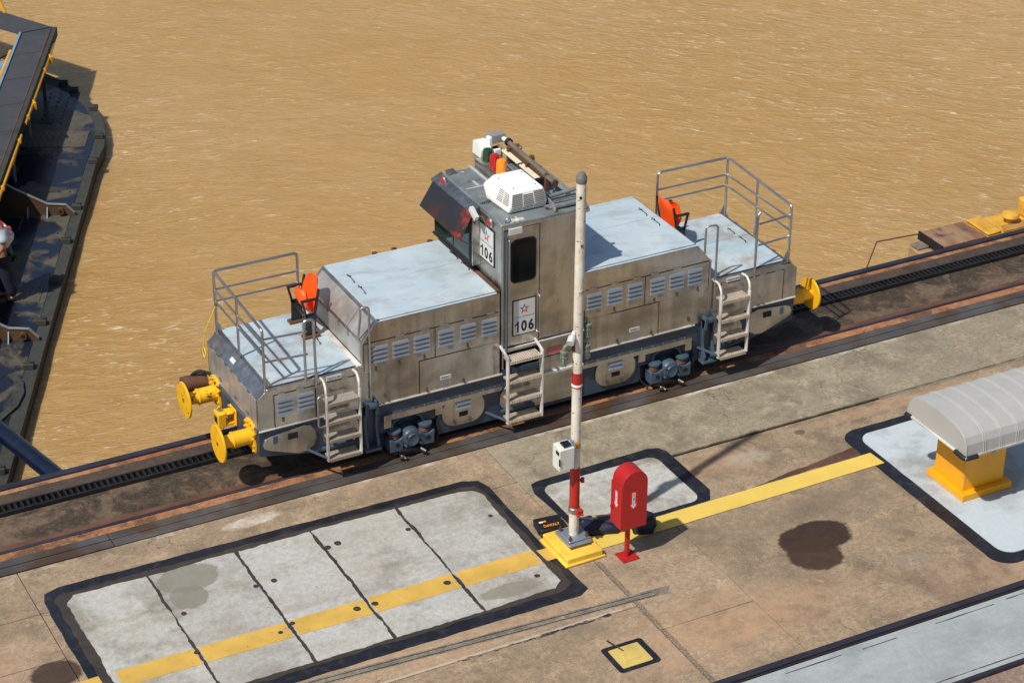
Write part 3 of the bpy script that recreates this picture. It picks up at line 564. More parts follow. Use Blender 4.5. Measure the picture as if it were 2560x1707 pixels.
# hoods
def facebox(mb, x0_, x1_, z0_, z1_, y0_=-.007, y1_=.004): return mb.box(x0_, x1_, y0_, y1_, z0_, z1_)
def seam(par, segs):
    mb = MB()
    for (a, b_, c_, d) in segs:
        if a == c_: mb.box(a-.004, a+.004, -.0085, .002, min(b_, d), max(b_, d))
        else: mb.box(min(a, c_), max(a, c_), -.0085, .002, b_-.004, b_+.004)
    P('door_seam', mb, 'dark', par)
def grab(x, y, z, ang=0, L=.22):
    # small folding lifting handle lying on the lid, along y
    return MB().tube([(x, y-L/2, z), (x-.0, y-L/2, z+.035), (x+.02, y-L/4, z+.012), (x+.02, y+L/4, z+.012), (x, y+L/2, z+.035), (x, y+L/2, z), (x+.05, y+L/2, z+.002), (x+.02, y+L/4, z+.012)], .0055, 6)
for s_ in (-1, 1):
    X = lambda a: s_*a
    def SB(a, b_, *r): return MB().box(min(s_*a, s_*b_), max(s_*a, s_*b_), *r)
    prof = mx([(-2.72, .88), (-2.72, 1.876), (-2.50, 2.145), (-.655, 2.145), (-.655, .88)], s_)
    hood = P('hood', MB().prism(prof, 'y', 0, W), 'steel', bevel=.006)
    P('sill_strip', SB(-2.50, -.62, -.018, .0, .868, .885), 'alu', hood)
    P('skirt', SB(-2.50, -.62, .06, .1, .70, .88), 'blue', hood)
    seam_y = 1.05
    lidm = 'lid'
    P('lid', SB(-2.47, -.665, .045, seam_y-.004, 2.146, 2.166), lidm, hood, bevel=.004)
    P('lid', SB(-2.47, -.665, seam_y+.004, W-.02, 2.146, 2.166), lidm, hood, bevel=.004)
    P('drip_edge', SB(-2.50, -.655, .0, .036, 2.146, 2.150), 'lid', hood)
    P('lid_gap', SB(-2.48, -.665, .036, .0455, 2.1465, 2.151), 'dark', hood)
    for yy, tp in ((1.24, 0), (.875, 0)):
        for xx in (-2.32, -.745): P('lift_handle', grab(X(xx), yy, 2.167), 'rubber', hood)
    for xx in (-1.68, -1.38, -.82): P('hook', SB(xx-.03, xx+.03, W-.005, W+.05, 2.13, 2.17), 'brown', hood)
    # louvred doors
    d1 = P('louvre_door', SB(-2.70, -1.650, -.007, .002, 1.41, 1.857), 'steel', hood, bevel=.0015)
    d2 = P('louvre_door', SB(-1.638, -.69, -.007, .002, 1.41, 1.857), 'steel', hood, bevel=.0015)
    d3 = P('lower_door', SB(-1.88, -.69, -.006, .002, .90, 1.395), 'steel', hood, bevel=.0015)
    seam(hood, [(X(-2.70), 1.862, X(-.68), 1.862), (X(-1.644), 1.40, X(-1.644), 1.862), (X(-1.885), .89, X(-1.885), 1.40), (X(-1.885), 1.401, X(-1.10), 1.401), (X(-2.70), 1.45, X(-2.70), 1.862)])
    for xa in (-2.592, -2.283, -1.97, -1.605, -1.276, -.947):
        if s_ > 0: xa -= .0
        for z in (1.795, 1.728, 1.661, 1.594):
            a, b_ = sorted((X(xa), X(xa+.25))); P('louvre', louvre(MB(), a, b_, z, -.007), 'louv', hood)
    for xx in (-2.164, -1.796, -1.503, -1.144, -.797): P('hinge', SB(xx-.06, xx+.06, -.016, .0, 1.858, 1.885), 'rail_steel', hood, bevel=.002)
    for xx, zz in ((-2.525, 1.455), (-2.176, 1.457), (-1.806, 1.45), (-1.151, 1.465), (-1.778, .937), (-1.217, .937), (-2.4, 1.0)):
        P('latch', MB().box(X(xx)-.010, X(xx)+.010, -.022, 0, zz-.035, zz+.03).cyl((X(xx), -.022, zz-.02), (X(xx), -.035, zz-.02), .012, 8), 'latchm', hood)
    for xx, zz in ((-2.426, 1.49), (-1.894, 1.496), (-1.411, 1.50), (-.886, 1.50)):
        P('tag_plate', SB(xx-.045, xx+.045, -.010, 0, zz-.03, zz+.03), 'rail_steel', hood, bevel=.002)
        P('tag_window', SB(xx-.03, xx+.03, -.013, -.009, zz-.018, zz+.014), 'louv', hood)
    P('tag_plate', SB(-1.545, -1.44, -.010, 0, .90, 1.015), 'rail_steel', hood, bevel=.002)
    P('tag_window', SB(-1.535, -1.46, -.013, -.009, .93, .975), 'louv', hood)
    P('name_tag', SB(-1.575, -1.41, -.011, 0, 1.025, 1.085), 'sign', hood)
    xt = X(-1.4925)-.072
    text('unit_text', 'UNIDAD 2' if s_ < 0 else 'UNIDAD 1', (xt, -.0115, 1.038), (1, 0, 0), (0, 0, 1), .034, 'ink', hood, width=.144)
    P('round_plug', MB().cyl((X(-.755), -.012, 1.108), (X(-.755), 0, 1.108), .036, 20), 'steel', hood)
    P('top_trim', SB(-2.5, -.66, -.010, .0, 2.075, 2.08), 'steel', hood) if 0 else None
    # end wall: chamfer panels, latches, red worn patch
    dv = Vector((.22, 0, .269)).normalized(); nr = Vector((-dv.z, 0, dv.x))
    c0 = Vector((-2.61, 0, 2.0105))
    def chs(y0_, y1_, t0, t1, off, th):
        a = c0+dv*t0+nr*off; b_ = c0+dv*t1+nr*off; mb_ = MB()
        q = [a, b_, b_+nr*th, a+nr*th]; return mb_.prism(mx([(p.x, p.z) for p in q], s_), 'y', y0_, y1_)
    P('end_panel', chs(.06, .50, -.15, .15, .0, .004), 'steel_end', hood)
    P('end_panel', chs(.52, 1.76, -.15, .15, .0, .004), 'steel_end', hood)
    if s_ < 0: P('worn_red_patch', chs(.86, 1.14, -.145, .12, .004, .0008), 'tape_red', hood)
    for yy in (.42, .75, 1.15): P('latch', SB(-2.745, -2.72, yy-.012, yy+.012, 1.80, 1.88), 'rail_steel', hood)
    P('lower_end_panel', SB(-2.728, -2.72, .05, 1.77, 1.58, 1.85), 'steel_end', hood, bevel=.002)
    P('corner_post', SB(-2.735, -2.705, -.012, .02, .96, 1.87), 'rail_steel', hood, bevel=.004)

    # end platforms
    prof = mx([(-4.235, .921), (-4.235, 1.40), (-4.085, 1.534), (-2.73, 1.534), (-2.73, .921)], s_)
    pf_ = P('end_platform', MB().prism(prof, 'y', 0, W), 'steel', bevel=.005)
    P('deck_plate', SB(-4.03, -2.80, .05, 1.00, 1.535, 1.549), 'lid_worn', pf_, bevel=.003)
    P('deck_plate', SB(-4.03, -2.80, 1.008, W-.02, 1.535, 1.549), 'lid_worn', pf_, bevel=.003)
    P('deck_gap', SB(-4.04, -2.79, .040, .0505, 1.5352, 1.540), 'dark', pf_)
    P('ledge', SB(-2.80, -2.73, .0, W, 1.536, 1.56), 'alu', pf_, bevel=.004)
    for yy in (1.18, .87):
        for xx in (-3.83, -3.0): P('lift_handle', grab(X(xx), yy, 1.55, L=.18), 'rubber', pf_)
    P('sill_strip', SB(-4.24, -2.74, -.012, .002, .912, .928), 'alu', pf_)
    P('side_panel', SB(-4.00, -3.42, -.006, .002, .95, 1.42), 'steel', pf_, bevel=.0015)
    P('side_panel', SB(-3.40, -2.80, -.006, .002, .95, 1.42), 'steel', pf_, bevel=.0015)
    seam(pf_, [(X(-4.005), .94, X(-4.005), 1.425), (X(-4.005), 1.425, X(-2.79), 1.425), (X(-3.41), .94, X(-3.41), 1.425)])
    for xx in (-3.9, -3.63, -3.3, -2.98): P('hinge', SB(xx-.05, xx+.05, -.014, .0, 1.42, 1.445), 'rail_steel', pf_, bevel=.002)
    if s_ < 0:
        for xa in (-3.975, -3.68):
            for z in (1.36, 1.292, 1.224, 1.156): P('louvre', louvre(MB(), xa, xa+.245, z, -.006), 'louv', pf_)
        P('tag_plate', SB(-3.67, -3.56, -.010, 0, 1.03, 1.10), 'rail_steel', pf_, bevel=.002)
        P('tag_window', SB(-3.655, -3.575, -.013, -.009, 1.045, 1.075), 'louv', pf_)
        P('latch', B(-3.90, -3.87, -.02, 0, 1.0, 1.06), 'latchm', pf_)
    else:
        P('tag_plate', SB(-3.67, -3.56, -.010, 0, 1.0, 1.06), 'rail_steel', pf_, bevel=.002)
    a = -3.25 if s_ < 0 else 3.015
    P('notice_plate', B(a, a+.215, -.010, 0, 1.445, 1.505), 'sign', pf_)
    text('notice_text', 'CUIDADO AL PISAR', (a+.01, -.0105, 1.458), (1, 0, 0), (0, 0, 1), .033, 'ink', pf_, width=.195)
    # end face doors and chamfer
    for y0_, y1_ in ((.05, .22), (.235, 1.00), (1.015, 1.77)):
        P('end_door', SB(-4.243, -4.234, y0_, y1_, .945, 1.385), 'steel_end', pf_, bevel=.0015)
    for yy in (.3, .62, .9, 1.1, 1.4, 1.65): P('hinge', SB(-4.25, -4.235, yy-.04, yy+.04, 1.385, 1.405), 'rail_steel', pf_)
    for yy in (.35, .8, 1.35): P('tag_plate', SB(-4.248, -4.242, yy-.05, yy+.05, 1.02, 1.06), 'rail_steel', pf_)
    dv2 = Vector((.15, 0, .134)).normalized(); nr2 = Vector((-dv2.z, 0, dv2.x)); c2 = Vector((-4.16, 0, 1.467))
    P('chamfer_tag', MB().prism(mx([((c2+dv2*a_+nr2*b_).x, (c2+dv2*a_+nr2*b_).z) for a_, b_ in ((-.03, 0), (.03, 0), (.03, .003), (-.03, .003))], s_), 'y', .98, 1.12), 'sign', pf_)

    # handrails round the end platform
    r_ = .019; zt = 2.40; xo = -4.10; xi = -3.53 if s_ < 0 else -3.50
    hr = P('handrail', MB().tube([(X(-2.88), W-.05, 1.55), (X(-2.88), W-.05, 2.49 if 0 else 2.47), (X(xo), W-.05, 2.47), (X(xo), .05, zt), (X(xo), .05, 1.52)], r_, 10, .06), 'rail_steel')
    P('rail_post', MB().tube([(X(xo), W-.05, 1.50), (X(xo), W-.05, 2.46)], r_, 10), 'rail_steel', hr)
    P('rail_post', MB().tube([(X(xo), .95, 1.53), (X(xo), .95, 2.42)], r_*.9, 10), 'rail_steel', hr)
    for z, z2 in ((2.19, 2.26), (2.01, 1.92)):
        P('mid_rail', MB().tube([(X(-2.88), W-.05, z), (X(xo), W-.05, z)], r_*.8, 8), 'rail_steel', hr)
        P('mid_rail', MB().tube([(X(xo), W-.05, z), (X(xo), .05, z-.0)], r_*.8, 8), 'rail_steel', hr)
        P('mid_rail', MB().tube([(X(xo), .05, z2), (X(xi), .0, z2)], r_*.8, 8), 'rail_steel', hr)
    for yy in (.05, W-.05):
        P('gusset', MB().prism(mx([(xo, 1.52), (xo+.12, 1.52), (xo+.03, 1.68), (xo, 1.68)], s_), 'y', yy-.005, yy+.005), 'rail_steel', hr)
        P('foot_plate', SB(xo-.03, xo+.14, yy-.05, yy+.04, 1.50, 1.522), 'rail_steel', hr)
    # hoops
    if s_ < 0:
        P('grab_hoop', MB().tube([(-3.54, 0, 1.50), (-3.54, 0, 2.30), (-3.54, 0, 2.42), (-3.40, 0, 2.42), (-3.40, 0, 2.30), (-3.40, -.02, 1.40)], r_, 10, .07), 'rail_steel')
        P('grab_hoop', MB().tube([(-2.73, .10, 1.90), (-2.73, .0, 2.3), (-2.73, 0, 2.42), (-2.62, -.03, 2.42), (-2.62, -.03, 2.3), (-2.62, -.03, 1.0)], .016, 10, .05), 'rail_steel')
    else:
        P('grab_hoop', MB().tube([(3.49, 0, 1.40), (3.49, 0, 2.40), (3.53, .0, 2.44)], r_, 10, .05), 'rail_steel')
        P('grab_hoop', MB().tube([(2.62, .0, 2.0), (2.62, 0, 2.3), (2.62, 0, 2.42), (2.80, -.03, 2.42), (2.80, -.03, 2.3), (2.80, -.03, 1.05)], .016, 10, .08), 'rail_steel')

# ladders
def ladder(x0_, x1_, zs, ztop, zbot, mt, hook=True, yf=-.28):
    mb = MB()
    for x in (x0_, x1_):
        if hook: mb.tube([(x+.02, .0, ztop+.07), (x+.02, -.12, ztop+.09), (x, yf+.04, ztop+.02), (x, yf+.04, ztop-.12)], .019, 10, .1); mb.box(x-.013, x+.013, yf+.012, yf+.066, zbot, ztop-.08)
        else: mb.box(x-.014, x+.014, yf+.0, yf+.06, zbot, ztop).bar((x, yf+.03, ztop-.01), (x+.01, .02, ztop+.05), .026, .04)
    l = P('ladder', mb, 'alu', bevel=.004)
    P('stay', MB().box(x0_+.01, x1_-.01, -.05, .0, zs[-1]+.02, zs[-1]+.05).bar((x0_, yf+.03, zbot+.05), (x0_-.22, .02, zbot+.12), .02, .03).bar((x1_, yf+.03, zbot+.05), (x1_+.15, .02, zbot+.14), .015, .02), 'bluelt', l)
    for z in zs:
        tr = P('tread', MB().box(x0_+.018, x1_-.018, yf+.01, yf+.20, z-.028, z).box(x0_+.018, x1_-.018, yf+.0, yf+.012, z-.045, z+.004), mt, l, bevel=.003)
        P('tread_bracket', MB().prism([(yf+.0, z+.0), (yf+.1, z+.05), (yf+.12, z+.0)], 'x', x0_+.018, x0_+.024), mt, l) if mt == 'stepcheck' else None
    return l
n = NT('grating_step'); br = n.n("ShaderNodeTexBrick"); n.set(br.inputs['Vector'], n.scale(1, 1, 1)); br.inputs['Scale'].default_value = 1
n.set(br.inputs['Color1'], (.85, .82, .74)); n.set(br.inputs['Color2'], (.75, .72, .64)); n.set(br.inputs['Mortar'], (.30, .25, .19))
br.inputs['Brick Width'].default_value = .014; br.inputs['Row Height'].default_value = .010; br.inputs['Mortar Size'].default_value = .0032
M['grating'] = n.fin(n.mix(n.ramp(n.noise(9, 5), .55, .7, 0, .6), br.outputs[0], (.30, .24, .17)), .55, .4, n.bump(br.outputs['Fac'], -.8, .004))
n = NT('checker_step'); vo = n.n("ShaderNodeTexVoronoi"); n.set(vo.inputs['Vector'], n.pos); vo.inputs['Scale'].default_value = 26; vo.inputs['Randomness'].default_value = .15
dd = n.ramp(vo.outputs['Distance'], .2, .34, 1, 0)
M['stepcheck'] = n.fin(n.mix(dd, n.mix(n.ramp(n.noise(8, 5), .4, .65), (.56, .47, .36), (.40, .33, .25)), (.85, .80, .72)), .55, .4, n.bump(dd, .7, .006))
ladder(-3.36, -2.88, (1.25, .965, .69, .40), 1.45, .36, 'grating')
ladder(2.78, 3.26, (1.30, .99, .69, .39), 1.45, .37, 'stepcheck')
ladder(-.655, -.12, (1.19, .875, .565, .25), 1.26, .20, 'stepcheck', False, -.27)
P('side_handle', MB().tube([(-3.39, -.24, 1.40), (-3.49, -.26, 1.38), (-3.49, -.26, .92), (-3.39, -.24, .92)], .014, 8, .05), 'rail_steel')
P('side_handle', MB().tube([(3.30, -.10, 1.32), (3.38, -.12, 1.30), (3.38, -.12, .66), (3.30, -.10, .64)], .014, 8, .05), 'rail_steel')

# ------------------------------------------------------------------ cab
cab = P('cab', MB().box(-.635, .655, 0, W, 1.27, 3.15), 'steel', bevel=.008)
P('cab_base', MB().box(-.60, .655, .10, W-.1, .70, 1.21), 'dark', cab)
P('base_panel', B(-.03, .655, .02, .10, .96, 1.21), 'steel', cab, bevel=.003)
P('base_panel', B(-.03, .655, .0, .10, .71, .955), 'steel', cab, bevel=.003)
P('pink_panel', B(.10, .335, .012, .021, .985, 1.085), 'pink', cab)
P('ledge', B(-.03, .655, -.04, .02, .70, .73), 'alu', cab)
P('lower_panel', B(-.10, .655, -.002, .05, .22, .69), 'steel', cab, bevel=.003)
P('door_sill', B(-.62, .66, -.04, .05, 1.215, 1.268), 'rail_steel', cab, bevel=.006)
P('sill_lip', B(-.62, .66, -.05, -.03, 1.262, 1.275), 'alu', cab)
P('door', B(-.565, -.062, -.010, .002, 1.285, 3.07), 'steel', cab, bevel=.002)
P('side_wall', B(-.050, .650, -.008, .002, 1.30, 3.08), 'steel', cab, bevel=.002)
mb = MB().box(-.060, -.052, -.009, .002, 1.28, 3.08).box(-.62, .65, -.009, .002, 3.078, 3.084)
P('door_seam', mb, 'dark', cab)
# window with rounded corners, slanted rear top corner
pw = [(-.50, 2.78), (-.46, 2.86), (-.40, 2.885), (-.20, 2.915), (-.145, 2.905), (-.11, 2.85), (-.108, 2.40), (-.125, 2.32), (-.18, 2.275), (-.42, 2.235), (-.475, 2.25), (-.50, 2.32)]
pw = rrect(-.50, -.108, 2.245, 2.905, .075, 6)
wf = P('window_frame', MB().prism(pw, 'y', -.020, .0), 'rubber', cab, bevel=.004)
P('window_pane', MB().prism(rrect(-.475, -.133, 2.27, 2.88, .055, 6), 'y', -.024, -.019), 'glass', cab)
def sign(o, u, v, w_, h_, par, off):
    # number board: black rim, white face, star, two lines of lettering
    o, u, v = Vector(o), Vector(u), Vector(v); nn = u.cross(v)
    def quad(a0, a1, b0, b1, d): return [o+u*a0+v*b0+nn*d, o+u*a1+v*b0+nn*d, o+u*a1+v*b1+nn*d, o+u*a0+v*b1+nn*d]
    def slab_(a0, a1, b0, b1, d0, d1): q = quad(a0, a1, b0, b1, d0)+quad(a0, a1, b0, b1, d1); return MB().add(q, [(0, 1, 2, 3), (7, 6, 5, 4), (0, 4, 5, 1), (1, 5, 6, 2), (2, 6, 7, 3), (3, 7, 4, 0)])
    s_ = P('number_board', slab_(0, w_, 0, h_, off, off+.006), 'ink', par)
    e = w_*.045; P('board_face', slab_(e, w_-e, e, h_-e, off+.006, off+.008), 'sign', par)
    text('digit', '0', o+u*w_*.37+v*h_*.09+nn*(off+.0085), u, v, h_*.31, 'ink', par, width=w_*.24, bold=.035)
    text('digit', '6', o+u*w_*.67+v*h_*.09+nn*(off+.0085), u, v, h_*.31, 'ink', par, width=w_*.24, bold=.035)
    dg_ = [(.20, .09), (.27, .09), (.27, .40), (.215, .40), (.19, .35), (.10, .315), (.10, .27), (.20, .305)]
    P('digit', MB().add([o+u*w_*a+v*h_*b_+nn*(off+.0095) for a, b_ in dg_], [(0, 1, 2, 3, 4, 7), (4, 5, 6, 7)]), 'ink', par)
    text('name_text', 'CANAL DE PANAMA', o+u*w_*.08+v*h_*.49+nn*(off+.0085), u, v, h_*.045, 'faded', par, width=w_*.84)
    cx_, cy_, rr = w_*.50, h_*.72, w_*.22
    for k in range(5):
        a0 = pi/2+k*2*pi/5; out = [(cos(a0)*rr, sin(a0)*rr), (cos(a0+pi/5)*rr*.42, sin(a0+pi/5)*rr*.42), (cos(a0+pi/5)*rr*.22, sin(a0+pi/5)*rr*.22), (cos(a0)*rr*.5, sin(a0)*rr*.5), (cos(a0-pi/5)*rr*.22, sin(a0-pi/5)*rr*.22), (cos(a0-pi/5)*rr*.42, sin(a0-pi/5)*rr*.42)]
        mb_ = MB().add([o+u*(cx_+a)+v*(cy_+b_)+nn*(off+.009) for a, b_ in out], [(0, 1, 2, 3), (0, 3, 4, 5)])
        P('star_arm', mb_, 'star_blue' if k in (0, 1) else 'star_red', par)
sign((-.472, -.010, 1.428), (1, 0, 0), (0, 0, 1), .368, .555, cab, .0)
sign((-.635, .645, 2.425), (0, -1, 0), (0, 0, 1), .445, .55, cab, .004)
# roof: shallow cambered slab, bay front
roof = P('roof', MB().prism([(-.04, 3.13), (-.04, 3.175), (.12, 3.215), (W-.12, 3.215), (W+.02, 3.16), (W+.02, 3.13)], 'x', -.66, .69), 'roof', cab, bevel=.012)
P('gutter', B(-.64, .69, -.055, -.03, 3.10, 3.15), 'steel', cab, bevel=.004)
bay = P('window_bay', MB().box(-.76, -.635, .62, W, 2.30, 3.12), 'steel', cab, bevel=.004)
P('bay_visor', MB().prism([(-.64, 3.20), (-.80, 3.125), (-.80, 3.105), (-.64, 3.12)], 'y', .60, W+.01), 'steel', cab)
P('front_window_frame', B(-.772, -.755, .66, 1.79, 2.33, 3.0), 'rubber', cab, bevel=.004)
P('front_window', B(-.776, -.770, .70, 1.16, 2.37, 2.96), 'glass2', cab)
P('front_window', B(-.776, -.770, 1.20, 1.75, 2.37, 2.96), 'glass2', cab)
P('sill_shelf', B(-.79, -.66, .64, 1.82, 2.285, 2.31), 'dark', cab)
P('sun_visor', MB().add([(-.79, .555, 3.13), (-.79, 1.77, 3.13), (-1.00, 1.78, 2.79), (-1.00, .50, 2.79), (-.80, .555, 3.11), (-.80, 1.77, 3.11), (-1.005, 1.78, 2.775), (-1.005, .50, 2.775)], [(0, 1, 2, 3), (7, 6, 5, 4), (0, 4, 5, 1), (1, 5, 6, 2), (2, 6, 7, 3), (3, 7, 4, 0)]), 'visor', cab)
P('visor_stay', MB().tube([(-.78, .62, 2.62), (-.99, .52, 2.79)], .008, 6), 'black', cab)
P('side_visor', MB().add([(-.64, W, 3.08), (-.05, W, 3.08), (-.05, W+.22, 2.93), (-.64, W+.22, 2.93), (-.64, W, 3.06), (-.05, W, 3.06), (-.05, W+.22, 2.91), (-.64, W+.22, 2.91)], [(0, 1, 2, 3), (7, 6, 5, 4), (0, 4, 5, 1), (1, 5, 6, 2), (2, 6, 7, 3), (3, 7, 4, 0)]), 'visor', cab)
P('hood_flashing', B(-.70, -.655, .0, W, 2.146, 2.19), 'brown', cab)
for yy, zz in ((.30, 3.075), (1.60, 3.175)):
    x_ = -.64 if yy < 1 else -.70
    l = P('marker_lamp', MB().lathe([(.075, 0), (.075, -.02), (.062, -.035), (.05, -.035), (.04, -.02)][::1], (x_, yy, zz), 20, 'x'), 'rail_steel', cab)
    P('lamp_lens', MB().lathe([(.052, -.02), (.045, -.045), (.02, -.055), (.001, -.057)], (x_, yy, zz), 18, 'x'), 'lens_red', cab)
for a_, b_ in ((-.55, 1.30), (-.075, 1.40)):
    zt_ = 2.95 if a_ < -.3 else 2.01
    P('door_handle', MB().tube([(a_, 0, zt_), (a_, -.07, zt_-.02), (a_, -.07, b_+.03), (a_, 0, b_)], .012, 8, .03), 'rail_steel', cab)
P('conduit', MB().tube([(-.60, -.02, 3.12), (-.60, -.05, 3.0), (-.575, -.05, 2.93), (-.578, -.05, 1.25)], .018, 8, .04), 'bluelt', cab)
P('corner_pipe', MB().tube([(-.625, -.03, 3.10), (-.625, -.03, .96)], .012, 8), 'rail_steel', cab)
P('lifting_eye', MB().tube([(-.58, .0, 3.18), (-.58, -.02, 3.25), (-.52, -.02, 3.26), (-.50, -.01, 3.18)], .010, 6, .03), 'rail_steel', cab)
P('name_bracket', B(-.56, -.36, -.075, -.055, 3.02, 3.11), 'sign', cab, bevel=.002)
P('roof_plate', MB().box(-.5, -.3, -.03, .08, 3.178, 3.195).box(-.48, -.46, -.04, .09, 3.19, 3.205).box(-.4, -.38, -.04, .09, 3.19, 3.205), 'alu', cab)
P('mirror', MB().obox((-.80, .50, 3.16), (.0, .09, .045), (.03, 0, 0), (0, -.02, .035)), 'sign', cab, bevel=.004)
P('mirror_arm', MB().tube([(-.79, .45, 3.15), (-.70, .42, 3.12), (-.66, .40, 2.98)], .006, 6), 'rail_steel', cab)
mb = MB(); pts = []
def coil(a, b_, sag=.0, turns=12, r=.018):
    a, b_ = Vector(a), Vector(b_); out = []
    for k in range(turns*8+1):
        t = k/(turns*8); p = a.lerp(b_, t); th = k*2*pi/8; d = (b_-a).normalized(); e = d.orthogonal().normalized(); f = d.cross(e); out.append(p+e*r*cos(th)+f*r*sin(th)-Vector((0, 0, sag*4*t*(1-t))))
    return out
P('coiled_cable', MB().tube(coil((-.42, .62, 3.24), (-.64, .60, 3.22), 0, 8), .005, 5).tube(coil((-.66, .60, 3.18), (-.76, .58, 2.95), 0, 8), .005, 5), 'rubber', cab)
P('coiled_cable', MB().tube(coil((.14, .47, 3.235), (.36, .47, 3.235), 0, 9), .005, 5), 'rubber', cab)
# sheet mounts / sealant frames on the roof
P('roof_hatch', B(-.56, -.28, 1.32, 1.62, 3.216, 3.224), 'roof', cab)
M['seal'] = paint('sealant_grey', (.42, .44, .44), .7, .2, (.2, .2, .2), .4, 10, .4)
P('sealant_line', MB().box(-.24, -.20, 1.15, 1.80, 3.216, 3.226).box(-.60, -.30, 1.10, 1.13, 3.216, 3.224).box(-.42, -.38, 1.14, 1.66, 3.216, 3.223), 'seal', cab)
P('small_box', B(-.62, -.50, 1.62, 1.74, 3.21, 3.26), 'steel', cab, bevel=.004)
# air conditioner
zb = 3.222
acv = [(-.46, .15, 0), (.12, .15, 0), (.12, 1.0, 0), (-.38, 1.02, 0), (-.50, .70, 0),
       (-.45, .12, .10), (.13, .13, .10), (.13, 1.02, .08), (-.39, 1.04, .08), (-.50, .72, .09),
       (-.40, .19, .285), (.10, .19, .285), (.10, .82, .285), (-.33, .84, .28), (-.41, .64, .285)]
mb = MB().add([(x, y, z+zb) for x, y, z in acv], [(4, 3, 2, 1, 0), (10, 11, 12, 13, 14)]+[(i, (i+1) % 5, 5+(i+1) % 5, 5+i) for i in range(5)]+[(5+i, 5+(i+1) % 5, 10+(i+1) % 5, 10+i) for i in range(5)])
ac = P('air_conditioner', mb, 'white', bevel=.03, seg=4)
M['vent_dark'] = paint('vent_slot', (.10, .10, .085), .7, .1)
def lerpq(q, a, b_): return (q[0]*(1-a)+q[1]*a)*(1-b_)+(q[3]*(1-a)+q[2]*a)*b_
V = lambda i: Vector(acv[i])+Vector((0, 0, zb))
front = [V(5), V(6), V(11), V(10)]
for k in range(7):
    t = .06+k*.122
    for a, b_ in ((.05, .335), (.365, .64), (.67, .95)):
        if k == 6 and a == .365: continue
        p = lerpq(front, a, t); q = lerpq(front, b_, t); P('vent_slot', MB().bar(p+Vector((0, -.001, .0)), q+Vector((0, -.001, 0)), .010, .014, (0, -.9, .35)), 'vent_dark', ac)
lowf = [V(0), V(1), V(6), V(5)]
for k in range(3):
    for a, b_ in ((.05, .335), (.365, .64), (.67, .95)):
        p = lerpq(lowf, a, .3+k*.25); q = lerpq(lowf, b_, .3+k*.25); P('vent_slot', MB().bar(p, q, .005, .007, (0, -1, 0)), 'vent_dark', ac)
sd = [V(9), V(5), V(10), V(14)]
for k in range(7):
    t = .07+k*.12
    for a, b_ in ((.42, .66), (.70, .94)):
        p = lerpq(sd, a, t); q = lerpq(sd, b_, t); P('vent_slot', MB().bar(p, q, .009, .012, (-.9, -.1, .3)), 'vent_dark', ac)
for x, y in ((-.33, .68), (.05, .73), (-.30, .30), (.03, .30)): P('screw', MB().cyl((x, y, zb+.28), (x, y, zb+.288), .012, 8), 'vent_dark', ac)
# beacons
bb = P('beacon_base', B(-.165, .02, .95, 1.72, 3.20, 3.345), 'steel', cab, bevel=.004)
for yy, ln in ((1.48, 'lens_green'), (1.27, 'lens_red'), (1.07, 'lens_amber')):
    b_ = P('beacon', MB().lathe([(.07, 0), (.078, .01), (.078, .05), (.07, .055)], (-.085, yy, 3.345), 24), {'lens_green': 'green_cast', 'lens_red': 'lens_red', 'lens_amber': 'lens_amber'}[ln])
    P('lens', MB().lathe([(.076, .055), (.076, .10), (.072, .19), (.064, .222), (.04, .235), (.001, .238)], (-.085, yy, 3.345), 24), ln, b_)
    P('fixing', MB().cyl((-.145, yy-.05, 3.36), (-.145, yy-.05, 3.42), .006, 6), 'rail_steel', b_)
# cable-handling beam and tubes on the far right of the roof
bm_ = P('roof_beam', MB().bar((.38, .60, 3.40), (.38, 1.72, 3.40), .07, .09), 'brown', cab)
P('beam_tube', MB().cyl((.36, .36, 3.43), (.36, .62, 3.43), .035, 14).cyl((.36, .6, 3.45), (.38, 1.80, 3.48), .035, 14), 'beamc', cab)
P('tube_end', MB().cyl((.36, .33, 3.43), (.36, .37, 3.43), .048, 14), 'brown', cab)
P('tube_foot', MB().cyl((.36, .37, 3.40), (.36, .37, 3.22), .02, 8), 'rail_steel', cab)
P('beam_post', MB().box(.33, .37, .55, .60, 3.21, 3.47).box(.30, .42, 1.05, 1.10, 3.21, 3.45).box(.3, .42, 1.6, 1.66, 3.21, 3.45), 'brown', cab)
M['cream'] = paint('cream_tube', (.66, .62, .48), .4, .1, (.3, .25, .15), .4)
for dx in (0, .045): P('cream_tube', MB().cyl((.27+dx, .66, 3.36), (.27+dx, 1.72, 3.38), .020, 10), 'cream', cab)
P('tube_band', MB().bar((.24, 1.2, 3.37), (.35, 1.2, 3.37), .03, .055), 'brown', cab)
P('tube_bracket', MB().box(.22, .36, .60, .66, 3.22, 3.40), 'black', cab)
P('blue_pipe', MB().tube([(.20, 1.85, 3.36), (.17, 1.6, 3.34), (.17, 1.15, 3.30), (.20, .98, 3.24)], .014, 8, .05), 'louv', cab)
P('collar', MB().cyl((.38, 1.72, 3.475), (.38, 1.77, 3.48), .058, 16), 'rubber', cab)
P('end_tube', MB().cyl((.38, 1.77, 3.48), (.33, 1.90, 3.51), .035, 12), 'white_cream', cab)
P('head_box', MB().box(.14, .38, 1.84, 1.99, 3.45, 3.57), 'steel_end', cab, bevel=.006)
P('head_bracket', MB().box(.10, .15, 1.80, 1.90, 3.34, 3.57).box(.16, .26, 1.74, 1.86, 3.30, 3.40), 'white', cab, bevel=.006)
P('speaker', MB().prism([(1.75, 3.30), (2.02, 3.30), (2.0, 3.50), (1.84, 3.54), (1.74, 3.44)], 'x', -.06, .11), 'white', cab, bevel=.01)
